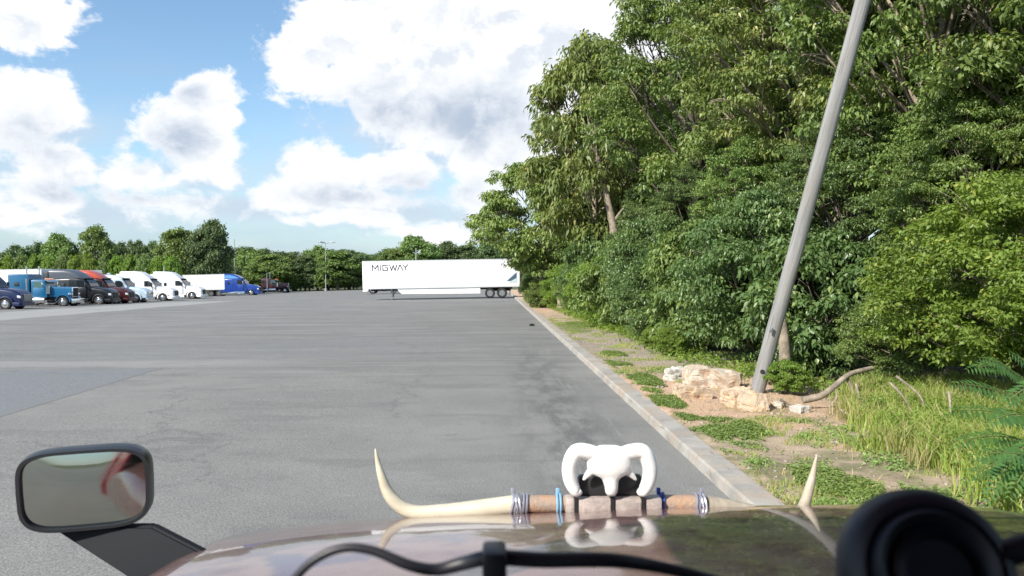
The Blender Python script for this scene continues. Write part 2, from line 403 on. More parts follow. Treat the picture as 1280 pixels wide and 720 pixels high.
# verge: sandy dirt, gravel, worn grass
vm = bpy.data.materials.new('verge_dirt'); vm.use_nodes = True; t = NT(vm.node_tree); b = t.n['Principled BSDF']
tc = t.new('ShaderNodeTexCoord').outputs['Object']; x, y, z = t.sep(tc)[:3]
n0 = t.noise(tc, .45, 5, .6); n1_ = t.noise(tc, 2.2, 6, .65); n3 = t.noise(tc, 16, 5, .7); n4 = t.noise(tc, 70, 3, .7)
c = t.mix(t.ss(n1_, .35, .65), (.50, .385, .26), (.34, .25, .17))
sand = t.m('MAXIMUM', t.ss(n0, .54, .62), t.m('MULTIPLY', t.ss(t.m('ABSOLUTE', t.m('SUBTRACT', y, 15.2)), 3.4, 2.2), t.ss(x, 6.6, 5.4)))
sand = t.m('MAXIMUM', sand, t.m('MULTIPLY', t.ss(y, 44, 52), .8))
c = t.mix(t.m('MULTIPLY', sand, .85), c, t.mix(n3, (.60, .34, .20), (.72, .49, .34)))
grey = t.m('MULTIPLY', t.m('MULTIPLY', t.ss(y, 19, 22), t.ss(y, 42, 34)), .7)
c = t.mix(grey, c, (.29, .255, .21))
c = t.mix(t.m('MULTIPLY', t.ss(n3, .55, .68), .7), c, (.12, .095, .06))
c = t.mix(t.m('MULTIPLY', t.ss(n3, .42, .30), .5), c, (.46, .40, .31))
c = t.mix(t.ss(n4, .3, .8), t.mix(.25, c, (.1, .08, .05)), t.mix(.25, c, (.55, .48, .38)))
gr = t.m('MULTIPLY', t.ss(t.noise(tc, .8, 5, .6), .5, .6), t.ss(y, 16, 12))
c = t.mix(t.m('MULTIPLY', gr, .6), c, (.10, .125, .04))
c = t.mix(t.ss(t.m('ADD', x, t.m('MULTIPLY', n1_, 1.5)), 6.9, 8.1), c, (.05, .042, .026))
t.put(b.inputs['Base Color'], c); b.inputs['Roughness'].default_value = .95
bp = t.new('ShaderNodeBump'); bp.inputs['Strength'].default_value = .9; bp.inputs['Distance'].default_value = .03
t.put(bp.inputs['Height'], t.m('ADD', n3, t.m('MULTIPLY', n4, .4))); t.l.new(bp.outputs[0], b.inputs['Normal'])
VX = KX+.355
def verge_z(X, Y):
    edge_ = np.clip((X-VX)/.5, 0, 1)
    spill = np.clip((VX+.3-X)/.2, 0, 1)*(.05*vnoise(X*1.3, Y, 1.7, 9., 4)+.012)-np.clip((VX+.0-X)/.17, 0, 1)*.03
    return .105+spill+edge_*(.05*vnoise(X, Y, .45, 2.)+.025*vnoise(X, Y, 1.9, 5.))+np.clip(X-6, 0, 8)*.02
xs = np.concatenate([np.linspace(VX-.17, VX+.3, 22), np.linspace(VX+.42, 9, 36), np.linspace(9.6, 60, 20)]); ys = np.concatenate([np.arange(-20, 4, 2.), np.arange(4, 22, .07), np.arange(22, 40, .2), np.arange(40, 130, 1.5)])
vo_ = grid_mesh('verge', xs, ys, verge_z, vm)
def vz(x, y): return .105+min(max((x-VX)/.5, 0), 1)*(.05*mnoise.fractal(Vector((x*.45+2, y*.45, 1.4)), 1., 2., 3)+.025*mnoise.fractal(Vector((x*1.9+5, y*1.9, 3.5)), 1., 2., 3))+min(max(x-6, 0), 8)*.02
def GZ(x, y): return vz(x, y) if x > VX else gz(x, y)

# ------------------------------------------------------------------ foliage
def leaves(rng, clumps, per, ll, lw, up=.5, droop=.25, flat=.6, outward=None):
    """clumps: (N,4) centre+radius. returns co, attr"""
    N = len(clumps); n = N*per
    C = np.repeat(clumps[:, :3], per, 0); Rr = np.repeat(clumps[:, 3], per)
    d = rng.normal(size=(n, 3)); d /= np.linalg.norm(d, axis=1, keepdims=True)
    rad = rng.random(n)**.45
    P_ = C+d*(rad*Rr)[:, None]*np.array([1, 1, flat])
    nor = d*.55+np.array([0, 0, up])+rng.normal(size=(n, 3))*.45; nor /= np.linalg.norm(nor, axis=1, keepdims=True)
    ax = d*np.array([1, 1, .3])+rng.normal(size=(n, 3))*.6+np.array([0, 0, -droop*2.5]); ax -= nor*(ax*nor).sum(1, keepdims=True)
    ax /= np.linalg.norm(ax, axis=1, keepdims=True)+1e-6
    sd = np.cross(nor, ax); L = ll*(.65+.7*rng.random(n))[:, None]; W = lw*(.65+.7*rng.random(n))[:, None]
    base = P_; tip = P_+ax*L-np.array([0, 0, 1])*L*droop*.3
    mid_ = P_+ax*L*.45
    l = mid_+sd*W*.5+nor*W*.18; r = mid_-sd*W*.5+nor*W*.18
    co = np.stack([base, l, tip, r], 1).reshape(-1, 3)
    cv = np.repeat(rng.random(N)*.45, per); v = np.clip(cv+rng.random(n)*.55, 0, 1)
    return co, np.repeat(v, 4)
def leaf_mesh(name, co, attr):
    n = len(co)//4; a = np.arange(n)*4
    fi = np.stack([a, a+1, a+2, a, a+2, a+3], 1).ravel()
    return mesh_np(name, co, fi, 3, attr)

def tree_meshes(name, seed, H, Rad, z0, nlobes, nclump, per, ll, lw, droop=.25, up=.5, cr=.55, asym=(0, 0), trunk_r=.22, top=.35, flat=.6, lobe=.38, limbs=True, leafy=None):
    rng = np.random.default_rng(seed); zc = (z0+H)/2; hz_ = (H-z0)/2
    lob = []
    for i in range(nlobes):
        th = i*2.399+rng.random()*.8; cz = 1-2*(i+.5)/nlobes
        rxy = math.sqrt(max(0, 1-cz*cz)); rr_ = .55+.2*rng.random()
        sx = 1.0-top*max(cz, 0)
        lob.append([math.cos(th)*rxy*rr_*Rad*sx+asym[0]*(1-cz)*.5, math.sin(th)*rxy*rr_*Rad*sx+asym[1]*(1-cz)*.5, zc+cz*hz_*(.66+.1*rng.random()), Rad*lobe*(.75+.55*rng.random())])
    lob = np.array(lob); cl = []
    for i, L in enumerate(lob):
        d = rng.normal(size=(nclump, 3)); d /= np.linalg.norm(d, axis=1, keepdims=True); d[:, 2] = np.where(d[:, 2] < -.35, -d[:, 2], d[:, 2])
        rad = L[3]*(.55+.5*rng.random(nclump))
        c = L[:3]+d*rad[:, None]*np.array([1, 1, .8])
        cl.append(np.concatenate([c, (cr*(.6+.8*rng.random(nclump)))[:, None]], 1))
    cl = np.concatenate(cl); cl[:, 2] = np.maximum(cl[:, 2], .25)
    co, at_ = leaves(rng, cl, per, ll, lw, up, droop, flat)
    crown = leaf_mesh(name+'_crown', co, at_)
    mb = MB(); rs = random.Random(seed)
    bend = [(0, 0, -.2), (rs.uniform(-.1, .1)*Rad*.3, rs.uniform(-.1, .1)*Rad*.3, z0+.2*H*.5), (asym[0]*.3+rs.uniform(-.3, .3), asym[1]*.3+rs.uniform(-.3, .3), zc), (asym[0]*.3, asym[1]*.3, H*.88)]
    mb.tube(bend, [trunk_r*1.25, trunk_r, trunk_r*.6, trunk_r*.12], n=8, sub=4)
    if limbs:
        for L in lob:
            tz = max(z0*.7, L[2]*.62); f = tz/H
            p0 = Vector((asym[0]*.3*f, asym[1]*.3*f, tz)); p1 = Vector(L[:3])
            m1 = p0.lerp(p1, .5)+Vector((rs.uniform(-.3, .3), rs.uniform(-.3, .3), -.1*Rad*.3))
            mb.tube([p0, m1, p1], [trunk_r*.42*(1-.5*f), trunk_r*.28*(1-.5*f), trunk_r*.09], n=6, sub=3)
            for q in range(5):
                c = cl[rs.randrange(len(cl))] if False else None
                dd = Vector((rs.gauss(0, 1), rs.gauss(0, 1), rs.gauss(.2, .7))).normalized()*L[3]*.9
                mb.tube([m1.lerp(p1, .4+.12*q), p1+dd*.5, p1+dd], [trunk_r*.13, trunk_r*.08, trunk_r*.03], n=5, sub=2)
    bmesh.ops.recalc_face_normals(mb.b, faces=mb.b.faces)
    for f_ in mb.b.faces: f_.smooth = True
    tm = bpy.data.meshes.new(name+'_trunk'); mb.b.to_mesh(tm); mb.b.free()
    return crown, tm
def plant(kind, meshes, lm, bm_, x, y, s=(1, 1, 1), rz=0, label=None, cat='tree', group=None, sink=0, tilt=(0, 0)):
    r = empty(kind, (x, y, GZ(x, y)-sink), rz, label, cat, group)
    if not hasattr(s, '__len__'): s = (s, s, s)
    r.scale = s; r.rotation_euler = (tilt[0], tilt[1], rz)
    a = link('crown' if cat == 'tree' else 'foliage', meshes[0], lm, r); b_ = link('trunk' if cat == 'tree' else 'stem', meshes[1], bm_, r)
    return r

lf_mid = leafmat('leaf_mid', (.070, .125, .030), (.24, .32, .095), (.38, .36, .12), .10, rough=.42)
lf_dark = leafmat('leaf_dark', (.055, .105, .032), (.19, .265, .095), (.30, .33, .11), .10, rough=.36)
lf_olive = leafmat('leaf_olive', (.10, .155, .040), (.29, .37, .12), (.44, .42, .15), .14, rough=.42)
lf_lime = leafmat('leaf_lime', (.12, .20, .03), (.25, .37, .075), (.40, .42, .10), .10, transl=.4)
lf_far = leafmat('leaf_far', (.10, .165, .050), (.23, .32, .10), (.28, .31, .10), .08)
lf_fard = leafmat('leaf_far_dark', (.070, .115, .052), (.15, .215, .085), (.21, .24, .10), .08)

TA = tree_meshes('droopy_tree', 11, 16, 5.4, 1.6, 34, 26, 44, .30, .12, droop=.8, up=.35, cr=.50, top=.45, flat=.7, lobe=.27)
TB = tree_meshes('broad_tree', 12, 16, 5.0, 2.0, 44, 27, 60, .16, .085, droop=.3, up=.6, cr=.42, lobe=.24, flat=.42)
TC = tree_meshes('layered_tree', 13, 15, 5.0, 1.2, 48, 28, 62, .14, .075, droop=.45, up=.7, cr=.40, lobe=.23, flat=.34)
S1 = tree_meshes('edge_shrub', 21, 3.4, 2.0, .1, 22, 22, 60, .115, .07, droop=.5, up=.5, cr=.24, lobe=.28, trunk_r=.05, top=.2, flat=.55)
S3 = tree_meshes('fine_shrub', 24, 3.4, 2.0, .1, 26, 26, 66, .075, .042, droop=.3, up=.6, cr=.23, lobe=.27, trunk_r=.05, top=.2, flat=.45)
S2 = tree_meshes('lime_shrub', 22, 3.8, 2.4, .1, 24, 34, 60, .085, .045, droop=.2, up=.6, cr=.22, lobe=.28, trunk_r=.05, top=.25, flat=.45)
F1 = tree_meshes('far_tree_one', 31, 12, 6.0, .6, 26, 18, 34, .46, .30, droop=.2, cr=.8, lobe=.30, trunk_r=.3, limbs=False)
F2 = tree_meshes('far_tree_two', 32, 12, 5.0, .6, 20, 20, 34, .44, .28, droop=.2, cr=.75, lobe=.33, trunk_r=.3, limbs=False, top=.5)
F3 = tree_meshes('far_tree_three', 33, 9, 5.5, .3, 22, 18, 32, .42, .28, droop=.2, cr=.75, lobe=.32, trunk_r=.3, limbs=False, top=.1)

# the wooded edge right of the kerb -------------------------------------------------
plant('droopy_tree', TA, lf_olive, bark_l, 3.9, 58, (1.08, 1.08, .74), 1.1, 'leafy tree farthest down the kerb, lowest branches hanging over the white trailer rear')
plant('droopy_tree', TA, lf_olive, bark_l, 6.05, 45, (1.0, 1.0, 1.07), 2.7, 'tall tree with drooping leaves standing against the clouds at left end of the wood')
plant('broad_tree', TB, lf_mid, bark, 8.9, 34, (1.0, 1.0, 1.12), .4, 'tall broad leaved tree right of the drooping-leaved tree, behind the dark undergrowth')
plant('layered_tree', TC, lf_olive, bark_l, 10.6, 26.5, (1.05, 1.05, 1.18), 2.0, 'tall olive green tree directly left of the leaning grey pole')
plant('layered_tree', TC, lf_mid, bark_l, 11.2, 20.0, (.92, .92, 1.1), 4.4, 'tall tree with layered sprays of leaves behind the upper half of leaning grey pole')
plant('broad_tree', TB, lf_mid, bark, 12.6, 16.2, (.86, .86, .98), 5.2, 'tall tree with layered leaves at right edge, above the lime green shrub')
plant('broad_tree', TB, lf_dark, bark, 14.5, 24, (1.1, 1.1, 1.15), 3.1, 'dark tree deep in the wood right of the leaning grey pole')
for i, (X, Y, s, a) in enumerate([(12.5, 44, 1.05, 1), (15.5, 33, 1.1, 2), (10.5, 58, 1.0, 3), (9, 74, .95, 4), (20, 22, 1.1, 6), (17, 52, 1.2, 2.2), (14, 68, 1.1, 3.3)]):
    plant('broad_tree', TB, lf_dark, bark, X, Y, (s, s, s), a, 'dark tree of the inner wood, mostly hidden behind the front trees', group='inner trees of the wood on the right')
# undergrowth wall along the verge
ug = [(3.75, 57, .75), (3.7, 63, .8), (4.2, 70, .9), (4.9, 76, .9), (4.9, 68, .95), (5.1, 61, 1.0), (5.3, 54.5, 1.1), (5.6, 49, 1.1), (6.0, 43.5, 1.25), (6.0, 38.5, 1.25), (6.1, 34.2, 1.3), (6.3, 30.5, 1.25), (6.3, 27.2, 1.2), (6.6, 24.2, 1.2), (7.1, 21.4, 1.25), (7.9, 18.8, 1.2)]
for i, (X, Y, s) in enumerate(ug):
    m_ = [lf_dark, lf_mid, lf_lime][(1, 1, 0, 0, 1, 1, 2, 1, 0, 2, 1, 0, 0, 1, 0, 0)[i]]
    plant('undergrowth_shrub', (S1, S3, S3, S1, S3)[i % 5], m_, bark, X, Y, (s, s, s*(1.0+.15*(i % 3))), i*1.7, 'leafy shrub in the row of undergrowth along the verge left of the leaning pole', 'shrub', 'undergrowth shrubs along the verge', sink=.55*s)
for i, (X, Y, s) in enumerate([(8.0, 31, .50), (8.3, 25.5, .50), (9.3, 20.6, .50), (10.2, 16.8, .46), (7.8, 38, .52), (7.4, 47, .55), (11.8, 13.5, .46), (11.2, 18, .56), (7.6, 34, .45)]):
    plant('small_understory_tree', TC, [lf_dark, lf_mid][i % 2], bark, X, Y, (s, s, s), i*2.3+1, 'small dark tree in the second row under the tall trees', 'tree', 'small trees under the tall trees', sink=.3)
plant('lime_shrub', S2, lf_lime, bark_l, 8.9, 13.4, (1.05, 1.05, 1.05), .5, 'big lime green small-leaved shrub right of the leaning pole', 'shrub')
plant('lime_shrub', S2, lf_lime, bark_l, 9.6, 11.2, (.95, .95, .9), 2.5, 'yellow green shrub at right edge behind the fern-like sumac', 'shrub')
plant('lime_shrub', S2, lf_mid, bark_l, 8.1, 15.6, (.60, .60, .55), 3.5, 'small green shrub between the leaning pole and the lime green shrub', 'shrub')
for i, (px, py, s, lab) in enumerate([(838, 445, .30, 'low bright green bush beside the white stone at edge of the verge'), (984, 494, .24, 'small broad-leaved bush right against the foot of the leaning pole'), (818, 436, .26, 'small yellow green weed bush at the verge edge left of the white stone')]):
    D = 2.28/((py-344)/F); X = at(px, py, D).x
    plant('low_bush', S1, lf_lime, bark, X, D, (s, s, s*.9), i*1.3, lab, 'bush', sink=.05)

# far tree line ---------------------------------------------------------------------
def far(px, top, D, wpx, M, lm, rz, lab, group=None, base=None):
    p = at(px, top, D); g = gz(p.x, D); H0 = {F1: 12, F2: 12, F3: 9}[M]; R0 = {F1: 6, F2: 5, F3: 5.5}[M]
    sz = (p.z-g)/H0*1.0; sx = (wpx/2*D/F)/R0
    plant('background_tree', M, lm, bark, p.x, D, (sx, sx, sz), rz, lab, group=group)
far(262, 272, 150, 62, F1, lf_fard, .3, 'tallest round dark green tree behind the white sleeper trucks')
far(224, 281, 152, 66, F2, lf_far, 1.2, 'light green tree against left flank of the tallest round dark tree')
far(120, 277, 170, 52, F2, lf_far, 2.2, 'bushy green tree standing above the hedge behind black and red trucks')
far(76, 290, 172, 56, F1, lf_far, 3.2, 'lower tree left of the bushy one above the hedge behind the teal truck')
far(22, 306, 175, 60, F3, lf_fard, 4.1, 'dark low tree over the hedge at left edge of the photo')
for i, (px, tp, wp) in enumerate([(150, 302, 40), (172, 300, 44), (192, 301, 40), (50, 302, 40)]):
    far(px, tp, 190, wp, F3, lf_fard, i, 'distant dark tree top in the gap between the taller left trees', 'distant dark tree tops at left')
for i, px in enumerate(range(-24, 215, 17)):
    far(px, 317+(i*7 % 4), 128, 26, F3, lf_lime if i % 3 else lf_far, i*.9, 'clipped-looking light green hedge tree in the row behind the parked trucks', 'hedge trees behind the parked trucks')
rr = random.Random(5)
xx = 288
i = 0
while xx < 470:
    tp = {0: 318, 1: 306, 2: 312, 3: 306, 4: 316, 5: 308, 6: 318}[i % 7]+rr.uniform(-2, 2)
    far(xx, tp+rr.uniform(-2, 5), 182+rr.uniform(-6, 14), rr.uniform(42, 76), [F1, F2, F3][i % 3], [lf_far, lf_fard][i % 2], rr.uniform(0, 6), 'green tree in the far line between the maroon truck and white trailer', 'far trees left of the white trailer')
    xx += rr.uniform(10, 19); i += 1
for i, px in enumerate(range(296, 470, 15)):
    far(px, 336+rr.uniform(-3, 3), 178, 26, F3, [lf_fard, lf_far][i % 2], i, 'low shrubby tree at the far edge of the lot', 'low trees at the far edge of the lot')
for i, px in enumerate(range(-20, 660, 11)):
    D = 205 if px < 300 else 192
    far(px, (326 if px < 300 else 334)+rr.uniform(-3, 3), D, 30, F3, [lf_far, lf_fard][i % 2], i*1.3, 'low leafy growth tree filling the foot of the far tree line', 'low growth at the foot of the far tree line')
far(520, 293, 205, 74, F1, lf_far, 2, 'widest rounded tree showing above middle of the white trailer')
far(490, 308, 200, 46, F2, lf_far, 3, 'light tree above the lettering end of the white trailer')
for i, (px, tp, wp) in enumerate([(556, 300, 50), (585, 303, 50), (610, 299, 50), (640, 296, 56), (440, 313, 40), (465, 316, 40)]):
    far(px, tp, 215, wp, [F1, F2][i % 2], lf_fard, i*1.1, 'bluish dark tree in the far line behind the white trailer', 'far trees behind the white trailer')
for i in range(26):
    X = -190+i*16; plant('background_tree', F3, lf_fard, bark, X, 235+9*(i % 3), (1.6, 1.6, 1.25), i, 'hazy dark tree of the most distant wood on the horizon', group='most distant wood')

# ------------------------------------------------------------------ trucks
def rrect(x, hw, zb, zt, r, n=4):
    """rounded rectangle ring in the y-z plane at x"""
    pts = []
    r = min(r, hw*.9, (zt-zb)*.45)
    for cx_, cz_, a0 in ((hw-r, zt-r, 0), (-hw+r, zt-r, 90), (-hw+r*.4, zb+r*.4, 180), (hw-r*.4, zb+r*.4, 270)):
        rr_ = r if a0 < 180 else r*.4
        for k_ in range(n+1):
            a = R(a0+90*k_/n); pts.append((x, cx_+rr_*math.cos(a), cz_+rr_*math.sin(a)))
    return pts
def wheel(root, x, y, r=.52, w_=.30, side=-1, rim=chrome, name='wheel', dual=False):
    wd = w_ if not dual else .62
    m = MB(); q = Matrix.Rotation(R(90)*(-side), 4, 'X')
    m.lathe([(r*.55, -wd/2), (r*.9, -wd/2), (r, -wd/2+.05), (r, wd/2-.05), (r*.9, wd/2), (r*.62, wd/2), (r*.58, wd/2-.03), (r*.55, wd/2-.06)], (x, y-side*wd/2, r), q, 26)
    wh = m.build(name, rubber, root)
    m = MB()
    if dual: prof = [(r*.6, wd/2-.02), (r*.56, wd/2-.03), (r*.52, wd/2-.14), (r*.25, wd/2-.16), (r*.22, wd/2-.05), (.001, wd/2-.04)]
    else: prof = [(r*.6, wd/2-.01), (r*.56, wd/2), (r*.5, wd/2-.04), (r*.3, wd/2+.02), (r*.22, wd/2+.04), (.001, wd/2+.05)]
    m.lathe(prof, (x, y-side*wd/2, r), q, 22)
    for k_ in range(8):
        a = k_*math.pi/4; rr_ = r*.38; yy = y+side*(.0 if not dual else -.13)
        m.cyl((x+rr_*math.cos(a), yy, r+rr_*math.sin(a)), (x+rr_*math.cos(a), yy+side*.03, r+rr_*math.sin(a)), .03, n=6)
    m.build('rim', rim, wh)
def arch(root, x, y, side, mat, r=.62, wd=.34):
    m = MB(); rings = []
    for k_ in range(13):
        a = R(-8+196*k_/12); ca, sa = math.cos(a), math.sin(a)
        rings.append([(x+ca*(r-.03), y, .52+sa*(r-.03)), (x+ca*r, y+side*.03, .52+sa*r), (x+ca*(r+.10), y+side*.01, .52+sa*(r+.10)), (x+ca*(r+.08), y-side*wd, .52+sa*(r+.08)), (x+ca*(r-.03), y-side*wd, .52+sa*(r-.03))])
    m.loft(rings); m.build('fender', mat, root)
def chassis(root, L, rim=chrome, drives=(-1.35, -2.65)):
    m = MB()
    for s in (-.43, .43): m.box((-(L+1.0)/2-.3, s, .82), (L+.8, .1, .26))
    m.box((-L-.1, 0, 1.05), (1.0, .95, .12)); m.box((-L*.5, 0, .9), (.3, .9, .2))
    m.build('chassis', frame_m, root)
    for dx_ in drives:
        for s in (-1, 1): wheel(root, -L+dx_+1.0, s*1.22, side=s, rim=rim, dual=True, name='drive_wheel')
    for s in (-1, 1):
        m = MB(); m.box((-L-1.25+.6, s*.95, .62), (.03, .6, .62)); m.build('mud_flap', black, root)

def aero(name, body, label, fair=None, roofz=3.95, sleeper=2.1, group='semi trucks parked in a row along the left side', visor=None, low=black, hoodcol=None, grille_m=black, bumper_m=None, stripe=None, logo=None):
    """aerodynamic conventional tractor, nose at x=0 facing +x"""
    root = empty(name, label=label, cat='semi truck', group=group)
    body_m = body; rz_ = roofz
    L = 4.4+sleeper
    hood = MB()
    hood.loft([rrect(0.0, .80, .62, 1.05, .22), rrect(-.10, .97, .60, 1.42, .22), rrect(-.45, 1.06, .62, 1.66, .25), rrect(-.9, 1.12, 1.06, 1.80, .25), rrect(-1.9, 1.15, 1.08, 1.95, .24), rrect(-2.25, 1.14, .70, 2.02, .2)])
    hood.build('hood', hoodcol or body_m, root)
    cab = MB()
    cab.loft([rrect(-2.22, 1.10, .62, 2.02, .16), rrect(-2.55, 1.13, .62, 2.45, .2), rrect(-2.95, 1.15, .6, 2.92, .26), rrect(-3.6, 1.18, .6, 3.08 if rz_ > 3.4 else 3.0, .3), rrect(-4.1, 1.2, .6, 3.1, .3), rrect(-4.4, 1.22, .6, 3.12, .3)])
    cab.build('cab', body_m, root)
    sl_ = MB()
    sl_.loft([rrect(-4.38, 1.235, .62, 3.05, .3), rrect(-L+.1, 1.235, .62, 3.05, .3), rrect(-L, 1.2, .66, 3.0, .3)]) if sleeper > .5 else sl_.loft([rrect(-4.38, 1.2, .7, 2.9, .3), rrect(-4.5, 1.2, .7, 2.9, .3)])
    sl_.build('sleeper', body_m, root)
    if rz_ > 3.2:
        ro = MB()
        ro.loft([rrect(-2.92, .88, 2.80, 2.93, .1), rrect(-3.2, 1.02, 2.82, 3.14+(rz_-3.9)*.3, .3), rrect(-3.7, 1.12, 2.8, 3.48+(rz_-3.9)*.6, .35), rrect(-4.3, 1.18, 2.8, 3.75+(rz_-3.9)*.9, .35), rrect(-5.0, 1.2, 2.8, rz_-.04, .35), rrect(-L+.3, 1.2, 2.8, rz_, .35), rrect(-L, 1.18, 2.8, rz_-.02, .35)])
        ro.build('roof_fairing', fair or body_m, root)
        if stripe:
            for s in (-1, 1):
                st = MB(); st.prism([(-3.25, 3.0), (-3.9, 3.34), (-4.9, 3.62), (-L+.35, 3.5), (-L+.35, 3.0)], s*1.195, s*1.215); st.build('side_stripe', stripe, root)
    # side extenders
    for s in (-1, 1):
        e = MB(); e.box((-L-.22, s*1.2, 2.2), (.5, .04, 3.0 if rz_ > 3.4 else 2.0), bevel=.015); e.build('side_extender', low if low is not black else body_m, root)
    # glass
    ws = MB(); ws.loft([[(-2.26, y_, 2.035) for y_ in (-.96, -.5, 0, .5, .96)], [(-2.50, y_, 2.47) for y_ in (-.96, -.5, 0, .5, .96)], [(-2.90, y_*.94, 2.90) for y_ in (-.96, -.5, 0, .5, .96)]], close=False, caps=False)
    bmesh.ops.translate(ws.b, verts=ws.b.verts, vec=(.035, 0, .035)); ws.build('windshield', glassm, root)
    if rz_ > 3.4 or visor:
        v = MB(); v.box((-2.86, 0, 2.97), (.34, 1.9, .05), rot=(0, R(18), 0), bevel=.02); v.build('sun_visor', visor or black, root)
    for s in (-1, 1):
        d = MB(); d.prism([(-2.65, 2.02), (-2.80, 2.55), (-3.05, 2.72), (-3.62, 2.72), (-3.62, 2.02), (-3.2, 1.96)], s*1.17, s*1.205); dr = d.build('side_window', glassm, root)
        d = MB(); d.box((-3.12, s*1.195, 1.42), (1.05, .03, 1.1), bevel=.03); do = d.build('door', body_m, root)
        h = MB(); h.box((-3.5, s*1.222, 1.78), (.2, .02, .05)); h.build('handle', black, do)
        if sleeper > 1.2:
            d = MB(); d.box((-5.0, s*1.24, 2.25), (.42, .03, .5), bevel=.02); d.build('sleeper_window', glassm, root)
        m = MB(); m.box((-2.55, s*1.48, 2.18), (.14, .22, .62), bevel=.05); m.tube([(-2.6, s*1.15, 2.4), (-2.55, s*1.45, 2.42)], .03, 6, 2); m.tube([(-2.6, s*1.15, 1.95), (-2.55, s*1.45, 1.95)], .03, 6, 2)
        m.build('mirror', low if low is chrome else black, root)
        l = MB(); l.loft([rrect(-.06, .09, 1.02, 1.22, .06), rrect(-.55, .11, 1.1, 1.42, .08)])
        bmesh.ops.translate(l.b, verts=l.b.verts, vec=(.0, s*.93, 0)); l.build('headlight', lampm, root)
        sk = MB(); sk.box((-(L+2.3)/2-.1, s*1.17, .55), (L-2.3, .10, .42), bevel=.04); sk.box((-3.1, s*1.15, .42), (.9, .2, .12), bevel=.02); sk.build('side_skirt', low if low is not black else body_m, root)
        arch(root, -1.32, s*1.17, s, hoodcol or body_m)
        wheel(root, -1.32, s*1.17, side=s)
    g = MB(); g.box((.015, 0, 1.05), (.06, 1.15, .62), bevel=.03)
    for k_ in range(6): g.box((.05, 0, .82+k_*.095), (.03, 1.05, .03))
    g.build('grille', grille_m, root)
    bpm = MB(); bpm.loft([rrect(.12, .95, .32, .62, .1), rrect(-.1, 1.16, .32, .68, .1), rrect(-.62, 1.2, .34, .70, .1)]); bpm.build('bumper', bumper_m or body_m, root)
    chassis(root, L)
    return root

